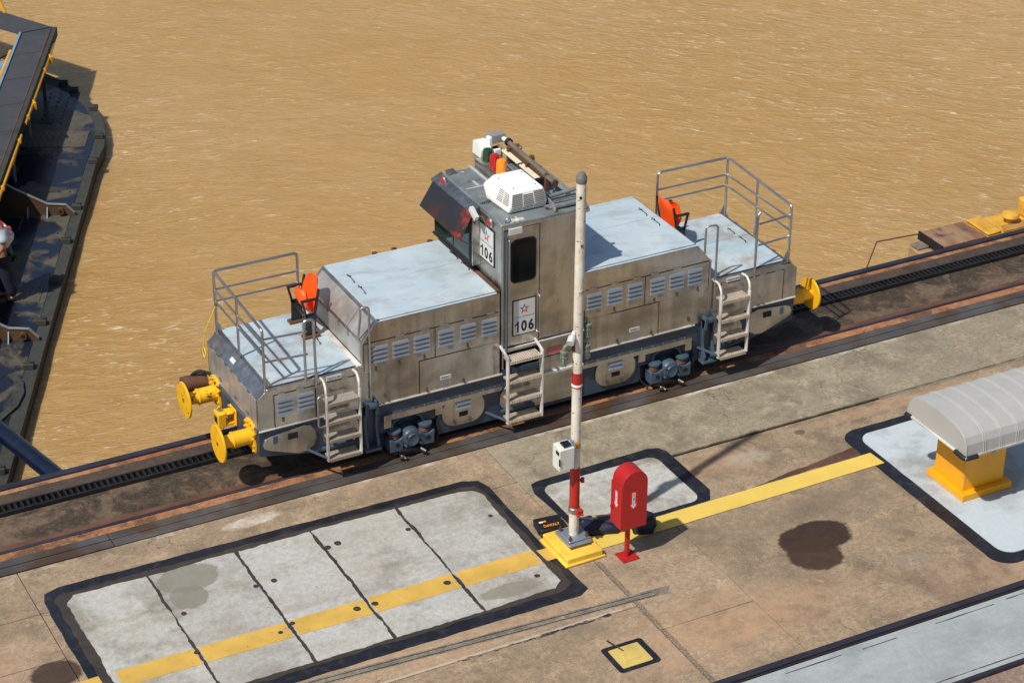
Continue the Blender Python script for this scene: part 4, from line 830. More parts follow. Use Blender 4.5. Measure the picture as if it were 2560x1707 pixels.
P('speaker_base', MB().prism([(1.76, 3.12), (1.98, 3.12), (2.03, 3.30), (1.74, 3.30)], 'x', -.04, .09), 'steel_end', cab)
P('head_post', MB().box(.1, .3, 1.78, 1.88, 3.16, 3.40), 'steel_end', cab)
for yy in (1.72, 1.28):
    i = P('insulator', MB().lathe([(.02, 0), (.045, .012), (.02, .024), (.045, .036), (.02, .048), (.04, .06)], (.47, yy, 3.40), 14, 'x'), 'brass', cab)
P('ball', MB().lathe([(.001, -.03), (.02, -.02), (.028, 0), (.02, .02), (.001, .03)], (.42, 1.46, 3.50), 12), 'rail_steel', cab)
P('far_angle', MB().bar((.55, .30, 3.24), (.55, 1.75, 3.24), .05, .05), 'steel_end', cab)
for (p, q, r_) in (((.22, .28, 3.28), (.66, .29, 3.31), .03), ((.18, .06, 3.23), (.66, .04, 3.25), .038), ((.24, .17, 3.26), (.62, .17, 3.27), .012)):
    P('cylinder', MB().cyl(p, q, r_, 12), 'roof', cab)
P('cylinder_bracket', MB().prism([(-.02, 3.2), (.33, 3.2), (.33, 3.33), (.1, 3.30), (-.02, 3.24)], 'x', .165, .185), 'steel_end', cab)
P('hook_ring', MB().tube([(.15, .10, 3.20), (.08, .10, 3.24), (.06, .06, 3.27), (.12, .04, 3.28)], .014, 8, .03), 'louv', cab)
# ------------------------------------------------------------------ buffers and coupler
def buffer(x0_, s_, yc, zc, mt, disc=.262, L=.46):
    f = P('buffer', MB().lathe([(.001, 0), (.135, 0), (.135, .02), (.11, .022), (.11, .27), (.117, .272), (.117, .29), (.09, .295), (.085, L)] if s_ > 0 else [(.001, 0), (.135, 0), (.135, -.02), (.11, -.022), (.11, -.27), (.117, -.272), (.117, -.29), (.09, -.295), (.085, -L)], (x0_, yc, zc), 26, 'x'), mt, bevel=.003)
    k = s_; d0, d1 = sorted((x0_+k*L, x0_+k*(L+.028)))
    P('buffer_disc', MB().cyl((x0_+k*L, yc, zc), (x0_+k*(L+.03), yc, zc), disc, 40), mt, f, bevel=.006)
    P('disc_centre', MB().cyl((x0_+k*(L+.028), yc, zc), (x0_+k*(L+.033), yc, zc), .03, 16), 'brown', f)
    pl_ = [(-.16, -.19), (.16, -.19), (.17, -.1), (.13, 0), (.17, .1), (.14, .21), (.05, .245), (-.05, .245), (-.14, .21), (-.17, .1), (-.13, 0), (-.17, -.1)]
    P('flange', MB().prism([(yc+a, zc+b_) for a, b_ in pl_], 'x', *sorted((x0_, x0_+k*.03))), mt, f, bevel=.004)
    for a, b_ in pl_[:]:
        q = Vector((x0_+k*.03, yc+a*.85, zc+b_*.85)); P('bolt', MB().cyl(q, q+Vector((k*.025, 0, 0)), .018, 6), mt, f)
    return f
buffer(-4.235, -1, .27, .735, 'yellow'); buffer(-4.235, -1, 1.55, .735, 'yellow_rust')
buffer(4.235, 1, .27, .735, 'yellow', .245); buffer(4.235, 1, 1.55, .735, 'yellow', .245)
for s_ in (-1, 1):
    X = lambda a: s_*a
    c_ = P('coupler', MB().box(*sorted((X(4.235), X(4.262))), .80, 1.02, .59, .84).box(*sorted((X(4.26), X(4.40))), .83, .99, .77, .80).box(*sorted((X(4.26), X(4.40))), .83, .99, .62, .65).box(*sorted((X(4.38), X(4.50))), .82, 1.0, .60, .82), 'yellow', bevel=.014)
    P('socket', B(*sorted((X(4.497), X(4.503))), .86, .96, .66, .76), 'dark', c_)
    P('pin', MB().cyl((X(4.44), .91, .80), (X(4.44), .91, .87), .022, 12), 'rail_steel', c_)
    P('chain', MB().tube([(X(4.44), .93, .87), (X(4.50), 1.01, .74), (X(4.48), .98, .52), (X(4.44), .86, .50), (X(4.42), .84, .60)], .005, 6, .06), 'brown', c_)
    for a, b_ in ((.82, .82), (1.0, .82), (.82, .61), (1.0, .61)): P('bolt', MB().cyl((X(4.26), a, b_), (X(4.285), a, b_), .016, 6), 'yellow', c_)
P('rusty_drum', MB().cyl((-4.30, 1.86, .78), (-4.62, 1.86, .78), .12, 24).cyl((-4.28, 1.86, .78), (-4.30, 1.86, .78), .13, 24), 'brown')
P('drum_hose', MB().tube([(-4.22, 1.72, .92), (-4.38, 1.80, .99), (-4.47, 1.86, .92), (-4.50, 1.93, .80), (-4.46, 1.86, .66)], .024, 10, .1), 'rubber')
P('end_cable', MB().tube([(-4.25, 1.75, .95), (-4.27, 1.5, .88), (-4.26, 1.35, .9), (-4.26, 1.3, .93)], .012, 6, .06), 'rubber')

# ------------------------------------------------------------------ folding seats
def seat(x, y0_, y1_, s_):
    X = lambda a: x+s_*a      # local +a points towards the viewer of the seat (its front)
    Z = 1.55; ym = (y0_+y1_)/2
    f = P('seat', MB().bar((X(.10), y0_, Z+.30), (X(.10), y1_, Z+.30), .03, .03), 'black')
    for yy in (y0_, y1_):
        mb = MB()
        mb.bar((X(.06), yy, Z+.03), (X(.05), yy, Z+.35), .03, .16, (1, 0, 0)).bar((X(-.01), yy, Z+.33), (X(-.08), yy, Z+.70), .035, .03, (1, 0, 0))
        mb.bar((X(.11), yy, Z+.30), (X(.17), yy, Z+.56), .03, .03, (1, 0, 0)).bar((X(.185), yy, Z+.56), (X(-.04), yy, Z+.56), .045, .03)
        mb.bar((X(-.02), yy, Z+.34), (X(.14), yy, Z+.34), .03, .03)
        P('side_frame', mb, 'black', f, bevel=.006)
    for yy in (y0_, y1_): P('seat_foot', MB().box(min(X(-.06), X(.18)), max(X(-.06), X(.18)), yy-.06, yy+.06, Z, Z+.035), 'brown', f, bevel=.003)
    # curved back shell
    def shell(fn, nu=10, nv=8, th=.018):
        g_ = [[fn(u/nu, v/nv) for u in range(nu+1)] for v in range(nv+1)]; mb_ = MB(); k = (nu+1)*(nv+1)
        A = [Vector(p) for r_ in g_ for p in r_]; Bv = [p+Vector((-s_*th, 0, 0)) for p in A]
        ix = lambda u, v: v*(nu+1)+u; fs = []
        for v in range(nv):
            for u in range(nu): fs += [(ix(u, v), ix(u+1, v), ix(u+1, v+1), ix(u, v+1)), (k+ix(u, v), k+ix(u, v+1), k+ix(u+1, v+1), k+ix(u+1, v))]
        for u in range(nu): fs += [(ix(u, 0), k+ix(u, 0), k+ix(u+1, 0), ix(u+1, 0)), (ix(u, nv), ix(u+1, nv), k+ix(u+1, nv), k+ix(u, nv))]
        for v in range(nv): fs += [(ix(0, v), ix(0, v+1), k+ix(0, v+1), k+ix(0, v)), (ix(nu, v), k+ix(nu, v), k+ix(nu, v+1), ix(nu, v+1))]
        return mb_.add(A+Bv, fs)
    wd = (y1_-y0_)-.03
    def back(u, v):
        a = (u-.5); hw = wd*(1 if v < .5 else math.sqrt(max(.05, 1-((v-.5)/.56)**2)))
        return (X(-.03-.12*v+.10*(2*a)**2*.55), ym+a*hw, Z+.28+v*.50)
    P('seat_back', shell(back), 'orange', f)
    def pan(u, v):
        a = (u-.5); hw = wd*.92*(1 if v < .45 else math.sqrt(max(.05, 1-((v-.45)/.60)**2)))
        return (X(.03+.10*v-.05*(2*a)**2+.05*sin(pi*v)), ym+a*hw, Z+.30+v*.34)
    P('seat_pan', shell(pan), 'orange', f)
seat(-2.96, 1.04, 1.53, -1)
seat(2.79, 1.02, 1.50, 1)

# yellow cord hanging from the left railing
rp = thing('cord', 'yellow cord with a looped end tied to the left corner of the locomotive railing', 'rope', (-4.12, 1.70, 1.4))
obj('cord_line', MB().tube([(-4.12, 1.70, 1.99), (-4.17, 1.76, 1.8), (-4.26, 1.83, 1.55), (-4.27, 1.86, 1.28)], .008, 6), 'rope', rp)
obj('cord_loop', MB().tube([(-4.27, 1.86+.05*sin(t)*1.0, 1.21+.07*cos(t)) for t in [k*2*pi/16 for k in range(17)]], .010, 6), 'rope', rp)
obj('knot', MB().lathe([(.001, -.03), (.025, -.015), (.028, .01), (.001, .03)], (-4.11, 1.70, 2.0), 10), 'brown', rp)

# ------------------------------------------------------------------ steel pole on its plinth
pl = thing('plinth', 'low yellow painted concrete plinth under the white steel pole', 'plinth', (-1.2, -3.12, 0))
mb = MB().prism(jag([(-1.46, -3.43), (-.93, -3.43), (-.93, -2.76), (-1.46, -2.76)], .008, .1, 3), 'z', .004, .12)
obj('plinth_block', mb, 'yellow_plinth', pl, bevel=.02, seg=3)
obj('plinth_skirt', MB().prism(jag([(-1.49, -3.46), (-.90, -3.45), (-.90, -2.74), (-1.49, -2.74)], .016, .06, 5), 'z', .004, .035), 'yellow_plinth', pl, bevel=.01)
px, py = -1.16, -3.05
pole = thing('light_pole', 'tall cream painted steel pole with red bands and caged lamps beside the locomotive', 'pole', (px, py, .13))
obj('base_plate', MB().box(px-.17, px+.17, py-.20, py+.20, .135, .175), 'louv', pole, bevel=.012)
obj('base_plate', MB().box(px-.15, px+.16, py-.16, py+.17, .178, .205), 'louv', pole, bevel=.012)
obj('base_channel', MB().box(px-.15, px+.15, py-.215, py+.18, .12, .134), 'brown', pole)
for a in (-.12, .12):
    for b_ in (-.13, .13): obj('anchor_bolt', MB().cyl((px+a, py+b_, .205), (px+a, py+b_, .245), .025, 6).cyl((px+a, py+b_, .245), (px+a, py+b_, .27), .012, 8), 'brown', pole)
r0, r1 = .064, .060
obj('shaft', MB().cyl((px, py, .2), (px, py, 5.22), r0, 32, r1, False), 'pole', pole)
obj('pole_cap', MB().lathe([(r1, 5.17), (.065, 5.18), (.066, 5.25), (.056, 5.265), (.045, 5.295), (.02, 5.31), (.001, 5.315)], (px, py, 0), 24), 'capc', pole)
obj('bolt_hole', MB().cyl((px-.035, py-.056, 5.0), (px-.034, py-.046, 5.0), .018, 12), 'dark', pole)
obj('red_band', MB().cyl((px, py, .62), (px, py, 1.22), r0+.0025, 32, r0+.0018), 'red_band', pole)
obj('red_band', MB().cyl((px, py, 2.44), (px, py, 2.60), r0+.001, 32), 'red_band', pole)
obj('white_band', MB().cyl((px, py, 2.405), (px, py, 2.425), r0+.005, 32), 'white', pole)
obj('red_band', MB().cyl((px, py, 2.385), (px, py, 2.403), r0+.001, 32), 'red_band', pole)
obj('label', MB().add([(px+ (r0+.003)*sin(t), py-(r0+.003)*cos(t), z) for t in (-.9, -.6, -.3, 0, .2) for z in (1.52, 1.62)], [(2*i, 2*i+2, 2*i+3, 2*i+1) for i in range(4)]), 'txt_orange', pole)
text('label_text', '105', (px-.045, py-r0-.006, 1.54), (cos(R(-25)), sin(R(-25)), 0), (0, 0, 1), .055, 'ink', pole, width=.075)
obj('clamp', MB().lathe([(r0+.006, .54), (r0+.012, .545), (r0+.012, .61), (r0+.006, .615)], (px, py, 0), 24), 'rail_steel', pole)
obj('clamp_valve', MB().box(px-.02, px+.07, py-.12, py-.06, .53, .61).cyl((px-.01, py-.14, .55), (px-.01, py-.1, .55), .018, 8).cyl((px+.05, py-.14, .55), (px+.05, py-.1, .55), .018, 8), 'red_band', pole, bevel=.006)
obj('valve', MB().cyl((px+.05, py, 1.0), (px+.12, py-.02, 1.0), .018, 10).cyl((px+.10, py-.02, .97), (px+.10, py-.02, 1.03), .026, 10), 'red_band', pole)
def lamp(x, y, z, s_, cage=True):
    nm = 'caged_lamp' if cage else 'capped_fitting'
    c_ = obj(nm, MB().tube([(px+s_*.05, py, z+.16), (x-s_*.03, y, z+.15), (x, y, z+.12), (x, y, z+.06)], .026, 12, .05), 'brown' if not cage else 'green_cast', pole)
    obj('bracket', MB().cyl((px+s_*.055, py, z+.05), (px+s_*.055, py, z+.26), .030, 10), 'brown', c_)
    if cage:
        obj('lamp_collar', MB().lathe([(.03, .03), (.046, .04), (.05, .06), (.05, .075), (.03, .085)], (x, y, z), 18), 'green_cast', c_)
        n_ = obj('lamp_glass', MB().lathe([(.001, -.13), (.028, -.12), (.040, -.09), (.040, .03)], (x, y, z), 18), 'glassj', c_)
        mb_ = MB()
        for k in range(6):
            t = k*pi/3; mb_.tube([(x+.046*cos(t), y+.046*sin(t), z+.04), (x+.048*cos(t), y+.048*sin(t), z-.09), (x+.02*cos(t), y+.02*sin(t), z-.14)], .0045, 5)
        for zz in (-.0, -.09): mb_.tube([(x+.048*cos(t), y+.048*sin(t), z+zz) for t in [k*pi/8 for k in range(17)]], .0045, 5)
        obj('cage', mb_, 'green_cast', c_)
n = NT('jelly_jar_glass'); M['glassj'] = n.fin((.20, .23, .22), .15, 0, None, IOR=1.45, Coat_Weight=.5)
lamp(px+.135, py, 3.17, 1); lamp(px+.125, py, 2.88, 1); lamp(px-.19, py, 2.86, -1)
obj('blank_cover', MB().cyl((px-.10, py-.03, 3.12), (px-.16, py-.09, 3.08), .05, 16).cyl((px-.05, py, 3.17), (px-.12, py-.05, 3.11), .03, 10), 'sign', pole)
# meter box
jb = obj('meter_box', MB().prism([(-.19, 1.29), (.0, 1.29), (.0, 1.62), (-.07, 1.63), (-.19, 1.60)], 'x', px-.30, px-.09), 'white_cream', pole, bevel=.008)
jb.location.y += 0
for v_ in (jb,): v_.location.y = (py-.01)-WO[pole.name].y+(.0-(-.095))*0-.03
obj('blue_top', B(px-.24, px-.13, py-.12, py-.02, 1.635, 1.66), 'boom_blue', pole)
obj('box_bracket', B(px-.09, px-.075, py-.14, py+.06, 1.28, 1.66), 'louv', pole, bevel=.003)
obj('box_dial', B(px-.305, px-.300, py-.12, py-.04, 1.52, 1.57), 'ink', pole)
obj('box_slot', B(px-.305, px-.300, py-.15, py-.12, 1.38, 1.48), 'ink', pole)

# ------------------------------------------------------------------ red extinguisher box on a post
mx_, my_ = -.66, -3.56
mbx = thing('extinguisher_box', 'red arched extinguisher box on a red post right of the pole', 'box', (mx_, my_, 0))
obj('foot_plate', B(-.78, -.535, -3.685, -3.455, .004, .02), 'red', mbx, bevel=.003)
for a in (-.75, -.565):
    for b_ in (-3.66, -3.48): obj('bolt', MB().cyl((a, b_, .02), (a, b_, .032), .012, 8), 'red', mbx)
obj('post', MB().cyl((mx_, my_, .02), (mx_, my_, .52), .034, 24), 'red', mbx)
X0, X1, Y0_, Y1_, ZB, ZS = -.822, -.458, -3.68, -3.42, .50, 1.16
pf = [(X0, ZB), (X1, ZB), (X1, ZS)]+[((X0+X1)/2+.182*cos(t), ZS+.182*sin(t)) for t in [k*pi/16 for k in range(1, 16)]]+[(X0, ZS)]
bx = obj('box_shell', MB().prism(pf, 'y', Y0_, Y1_), 'red', mbx, bevel=.004)
obj('door_flange', B(X0-.012, X0, Y0_+.01, Y1_+.01, ZB+.02, ZS-.02), 'red', mbx, bevel=.003)
obj('door_knob', MB().cyl((X0-.012, Y1_-.04, .78), (X0-.045, Y1_-.04, .78), .018, 10), 'red', mbx)
def arrow(o, u, v, h_):
    o, u, v = Vector(o), Vector(u), Vector(v); nn = u.cross(v); w_ = h_*.34
    def pol(pp, d): return MB().add([o+u*a+v*b_+nn*d for a, b_ in pp], [tuple(range(len(pp)))])
    obj('arrow_backing', pol([(-w_*.62, 0), (w_*.62, 0), (w_*.62, h_*1.06), (-w_*.62, h_*1.06)], .0015), 'red_bright', mbx)
    obj('arrow', pol([(0, .0+h_*.02), (w_*.55, h_*.27), (w_*.26, h_*.27), (w_*.26, h_*1.0), (-w_*.26, h_*1.0), (-w_*.26, h_*.27), (-w_*.55, h_*.27)], .0035), 'txt_white', mbx)
    s_ = 'EXTINTOR'
    for k, ch_ in enumerate(s_): text('arrow_letter', ch_, o+u*(-w_*.13)+v*(h_*(.90-k*.098))+nn*.005, u, v, h_*.068, 'ink', mbx, width=w_*.26)
M['red_bright'] = paint('red_sticker', (.72, .01, .02), .35, .03)
arrow(((X0+X1)/2-.02, Y0_, .80), (1, 0, 0), (0, 0, 1), .24)
arrow((X0-.012, (Y0_+Y1_)/2-.0, .80), (0, -1, 0), (0, 0, 1), .24)

# tool case, carry bag behind the box
tc = thing('tool_case', 'black plastic tool case with orange lettering left of the pole foot', 'case', (-1.23, -2.56, 0))
def rotb(c, w_, d, z0_, z1_, a): 
    ca, sa = cos(a), sin(a); return MB().obox((c[0], c[1], (z0_+z1_)/2), (w_/2*ca, w_/2*sa, 0), (-d/2*sa, d/2*ca, 0), (0, 0, (z1_-z0_)/2))
obj('case_body', rotb((-1.25, -2.58), .36, .30, .01, .065, -.12), 'black', tc, bevel=.015)
obj('case_lid', rotb((-1.25, -2.58), .37, .31, .07, .125, -.12), 'black', tc, bevel=.018)
obj('case_latch', rotb((-1.44, -2.62), .02, .06, .03, .09, -.12), 'black', tc, bevel=.004)
obj('handle', rotb((-1.27, -2.745), .14, .04, .05, .075, -.12), 'black', tc, bevel=.01)
text('case_text', 'DeWALT', (-1.37, -2.655, .1255), (cos(-.12), sin(-.12), 0), (sin(.12), cos(.12), 0), .055, 'txt_orange', tc, width=.22, bold=.02)
obj('case_stripe', rotb((-1.36, -2.53), .05, .03, .125, .127, -.12), 'txt_white', tc)
obj('case_stripe', rotb((-1.31, -2.53), .05, .03, .125, .127, -.12), 'txt_orange', tc)
bg_ = thing('carry_bag', 'long dark blue cloth bag lying behind the red box on the yellow line', 'bag', (-.45, -2.95, 0))
def blob(name, c, rx, ry, rz, mt, par, seed=0, amp=.18, ang=0):
    mb_ = MB(); nu, nv = 24, 14
    for j in range(nv+1):
        for i in range(nu):
            th = pi*j/nv; ph = 2*pi*i/nu; d = Vector((sin(th)*cos(ph), sin(th)*sin(ph), cos(th)))
            q = Vector([math.copysign(abs(e)**.62, e) for e in d]); k = 1+amp*noise.noise(d*1.7+Vector((seed, seed*2, 0)))+amp*.4*noise.noise(d*5+Vector((seed, 0, 3)))
            x, y = q.x*rx*k, q.y*ry*k; mb_.v.append(Vector((c[0]+x*cos(ang)-y*sin(ang), c[1]+x*sin(ang)+y*cos(ang), max(.008, c[2]+q.z*rz*k))))
    mb_.f = [(j*nu+i, j*nu+(i+1) % nu, (j+1)*nu+(i+1) % nu, (j+1)*nu+i) for j in range(nv) for i in range(nu)]; mb_.mi = [0]*len(mb_.f)
    return obj(name, mb_, mt, par, smooth=60)
blob('bag_body', (-.66, -2.85, .06), .30, .16, .075, 'navybag', bg_, 2, .25, -.35)
blob('bag_body', (-.17, -3.13, .11), .17, .14, .13, 'navybag', bg_, 5, .22, -.3)
obj('strap', MB().tube([(-.92, -2.63, .12), (-.80, -2.75, .15), (-.6, -2.92, .13), (-.4, -3.03, .13), (-.2, -3.08, .22)], .022, 6, .1), 'bluelt' if 0 else 'navybag', bg_)
obj('tool_handle', MB().cyl((-.70, -2.72, .13), (-.25, -2.90, .15), .016, 10), 'wood', bg_)
obj('buckle', MB().cyl((-.06, -3.18, .20), (-.05, -3.22, .20), .018, 10), 'sign', bg_)
obj('pouch', MB().bar((-.86, -2.72, .12), (-.42, -2.93, .14), .10, .02), 'walk', bg_, bevel=.008)

# square painted cover
cvr = thing('access_hatch', 'square yellow concrete hatch with navy border in the foreground apron', 'hatch', (-1.67, -5.4, 0))
obj('hatch_border', sheet(jag(rrect(-1.955, -1.385, -5.665, -5.14, .05), .006, .06, 31), .005), 'navy', cvr)
M['hatchy'] = paint('hatch_yellow', (.55, .42, .12), .6, .2, (.42, .32, .12), .8, 12, .8)
obj('hatch_frame', sheet(jag(rrect(-1.885, -1.472, -5.60, -5.21, .02), .005, .06, 32), .010), 'hatchy', cvr)
obj('hatch_lid', B(-1.79, -1.575, -5.50, -5.30, .008, .018), 'hatchy', cvr, bevel=.003)
for k in range(9): obj('lid_rib', B(-1.78+k*.023, -1.77+k*.023, -5.49, -5.31, .018, .022), 'hatchy', cvr)
obj('crack', sheet(jag([(-1.70, -5.31), (-1.715, -5.31), (-1.80, -5.03), (-1.775, -5.03)], .006, .04), .014, .002), 'tar', cvr)

# ------------------------------------------------------------------ yellow pedestal with ribbed metal hood
vt = thing('covered_machine', 'yellow pedestal under a ribbed grey metal cover on the pale slab', 'machine', (4.35, -4.1, 0))
zs0 = .016
obj('plinth', B(3.95, 4.77, -4.52, -3.72, zs0, .115), 'yellow_box', vt, bevel=.006)
obj('pedestal', B(4.02, 4.69, -4.42, -3.80, .115, 1.02), 'yellow_box', vt, bevel=.004)
pf = [(-4.87, 1.0), (-4.85, 1.17), (-4.80, 1.26), (-4.70, 1.325), (-4.45, 1.37), (-4.22, 1.385), (-3.95, 1.37), (-3.76, 1.335), (-3.67, 1.28), (-3.60, 1.14), (-3.57, 1.0)]
L1 = 5.55
cv = obj('hood_cover', MB().prism(pf, 'x', 3.62, L1), 'vent_metal', vt, bevel=.012, smooth=12)
for k, xr in enumerate((3.625, 3.90, 4.165, 4.43, 4.70, 4.97, 5.24, 5.5)):
    for off in (0, .032):
        if k == 0 and off: continue
        obj('rib', MB().tube([(xr+off, a*1.0-(.004 if a < -4.2 else -.004), b_+.001) for a, b_ in pf], .006, 6), 'vent_metal', vt)
obj('trim', MB().box(3.60, L1, -4.89, -4.865, .985, 1.01).box(3.60, 3.625, -4.88, -3.56, .985, 1.01), 'alu', vt)
for yy in (-4.87, -3.58):
    obj('corner_bumper', MB().tube([(3.60, yy+(.2 if yy < -4.2 else -.12), 1.0), (3.60, yy, .985), (3.80, yy-(.01 if yy < -4.2 else -.01), .985)], .035, 10, .06), 'rubber', vt)
obj('clip', B(4.03, 4.08, -4.90, -4.875, .95, 1.0), 'rail_steel', vt)
# ------------------------------------------------------------------ fender + bollard beyond the quay on the right
fd = thing('timber_fender', 'brown weathered timber fender block at the water edge right of the rails', 'fender', (8.8, 2.0, -.3))
obj('fender_deck', MB().prism([(8.40, 1.72), (9.22, 1.72), (9.24, 2.38), (8.40, 2.37)], 'z', -.10, .02), 'wooddeck' if 0 else 'brownwood' if 0 else 'brown2', fd, bevel=.01) if 0 else None
n = NT('weathered_timber'); c = n.mix(n.ramp(n.noise(1, 6, .65, n.scale(6, 1.2, 3)), .38, .62), (.19, .085, .045), (.30, .19, .11)); c = n.mix(n.ramp(n.noise(4, 5), .5, .66, 0, .8), c, (.05, .04, .045)); M['timber'] = n.fin(c, .75, 0, n.bump(n.noise(1, 5, .6, n.scale(30, 4, 4)), .5, .01))
for k in range(4): obj('plank', MB().box(8.36+k*.22, 8.572+k*.22, 1.74, 2.37, -.10, .02), 'timber', fd, bevel=.008)
obj('edge_plate', MB().bar((8.335, 1.74, -.04), (8.335, 2.38, -.04), .03, .14), 'rackmetal', fd)
M['timber_lt'] = paint('worn_timber_side', (.42, .27, .13), .8, .35, (.18, .10, .05), .7, 6, .5)
obj('lower_block', MB().box(8.06, 8.32, 1.75, 2.26, -.55, -.14), 'timber_lt', fd, bevel=.01)
obj('block_cap', MB().box(8.10, 8.32, 2.06, 2.28, -.138, -.10), 'patch', fd, bevel=.006)
obj('fender_base', MB().box(8.34, 9.24, 1.75, 2.34, -2.9, -.11), 'timber', fd, bevel=.01)
yb = thing('mooring_bracket', 'yellow steel mooring bracket with mushroom bollard at the right frame edge', 'bollard', (9.8, 2.0, 0))
obj('bracket_plate', MB().prism([(9.26, 1.74), (12.5, 1.74), (12.5, 2.34), (9.26, 2.36)], 'z', -.12, -.01), 'yellow_old', yb, bevel=.01)
obj('dirty_lip', MB().prism([(9.60, 1.76), (12.5, 1.76), (12.5, 1.96), (9.70, 1.96)], 'z', -.006, .012), 'brownish', yb)
obj('bracket_lip', MB().prism([(9.27, 1.76), (9.55, 1.76), (9.55, 2.36), (9.27, 2.36)], 'z', -.005, .05), 'yellow_old', yb, bevel=.03)
obj('mushroom', MB().lathe([(.06, -.01), (.06, .06), (.12, .08), (.15, .12), (.135, .16), (.08, .18), (.001, .185)], (9.92, 2.02, 0), 26), 'yellow_old', yb)
obj('upright', MB().box(10.24, 10.62, 1.95, 2.25, -.005, .30), 'yellow_old', yb, bevel=.03)
gd = thing('guard_wire', 'thin bent steel rod running from the timber fender to the quay edge', 'rod', (7.5, 2.0, 0))
obj('rod', MB().tube([(8.36, 2.34, .0), (7.52, 2.42, .0), (6.80, 1.72, -.06)], .012, 8), 'brown', gd)

# ------------------------------------------------------------------ lock gate on the left
A_ = Vector((.4267, .9044, 0)); N_ = Vector((.9044, -.4267, 0)); O_ = Vector((-2.36, 13.77, -2.2))
G = lambda s_, t, z=0.: O_+A_*s_-N_*t+Vector((0, 0, z))
gate = thing('lock_gate', 'riveted steel lock gate leaf with wet dark deck and raised walkway', 'gate', tuple(G(0, 2)))
arcp = [(-1.393, 15.837), (-1.02, 16.471), (-.796, 17.034), (-.623, 17.637), (-.53, 18.298), (-.52, 19.017), (-.60, 19.652), (-.723, 20.239), (-.95, 20.9), (-1.4, 21.7), (-2.0, 22.4)]
s0 = G(-22, 0); outer = [(s0.x, s0.y)]+arcp+[(G(9.5, 4).x, G(9.5, 4).y), (G(-22, 4).x, G(-22, 4).y)]
obj('girder_edge', MB().prism(outer, 'z', -3.2, -2.23), 'gateside', gate)
obj('flange', MB().prism(outer, 'z', -2.228, -2.2), 'gateedge', gate, bevel=.006)
arci = [(-1.627, 15.794), (-1.262, 16.51), (-.975, 17.124), (-.79, 17.886), (-.72, 18.643), (-.77, 19.265), (-.90, 19.739), (-1.25, 20.6), (-1.9, 21.6)]
s1 = G(-22, .30); inner = [(s1.x, s1.y)]+arci+[(G(9, 4).x, G(9, 4).y), (G(-22, 4).x, G(-22, 4).y)]
obj('deck_web', MB().prism(inner, 'z', -2.196, -2.190), 'gatedeck', gate)
# splice bands with rivets
band_m = paint('riveted_band', (.10, .085, .06), .5, .3, (.03, .035, .045), .5, 6, .3); M['band'] = band_m
def band(s_, wd, t0, t1):
    q = [G(s_, t0), G(s_+wd, t0), G(s_+wd, t1), G(s_, t1)]; obj('splice_band', MB().prism([(p.x, p.y) for p in q], 'z', -2.1895, -2.178), 'band', gate)
    mb_ = MB()
    for i in range(int((t1-t0)/.12)):
        for j in range(5): p = G(s_+wd*(.1+.2*j), t0+.06+i*.12+(.03 if j % 2 else 0)); mb_.cyl((p.x, p.y, -2.178), (p.x, p.y, -2.163), .022, 6, .014)
    r_ = obj('rivets', mb_, 'band', gate); r_['kind'] = 'stuff'
band(3.0, .75, .32, 1.6); band(-3.6, .6, .32, 1.5); band(-10, .6, .32, 1.5)
mb_ = MB()
for s_, t0, t1 in ((.9, .35, 1.9), (2.2, .5, 1.5), (2.5, .5, 1.5), (-.9, .35, 2.0), (-1.9, .35, 2.0), (-4.2, .35, 2.), (-5.2, .35, 2), (-6.2, .35, 2)):
    t = t0
    while t < t1: p = G(s_, t); mb_.cyl((p.x, p.y, -2.19), (p.x, p.y, -2.175), .022, 6, .014); t += .2
for s_ in [4.2+.22*k for k in range(8)]:
    for t in (.95, 1.15, 1.35): p = G(s_, t); mb_.cyl((p.x, p.y, -2.19), (p.x, p.y, -2.175), .022, 6, .014)
r_ = obj('rivets', mb_, 'rackmetal', gate); r_['kind'] = 'stuff'
# lugs along the edge
for p in ((-.76, 19.86), (-.68, 19.40), (-.62, 18.32), (-.98, 16.897), (-1.47, 15.80), (-2.42, 13.95), (-3.04, 12.662), (-3.74, 11.199), (-4.40, 9.836), (-5.05, 8.459), (-6.42, 5.516)):
    q = Vector((p[0], p[1], -2.2)); obj('lug', MB().obox(q+Vector((0, 0, .05)), N_*.09, A_*.03, (0, 0, .05)), 'gateedge', gate, bevel=.01)
    obj('lug', MB().obox(q+A_*.08+Vector((0, 0, .05)), N_*.09, A_*.02, (0, 0, .05)), 'rackmetal', gate, bevel=.01)
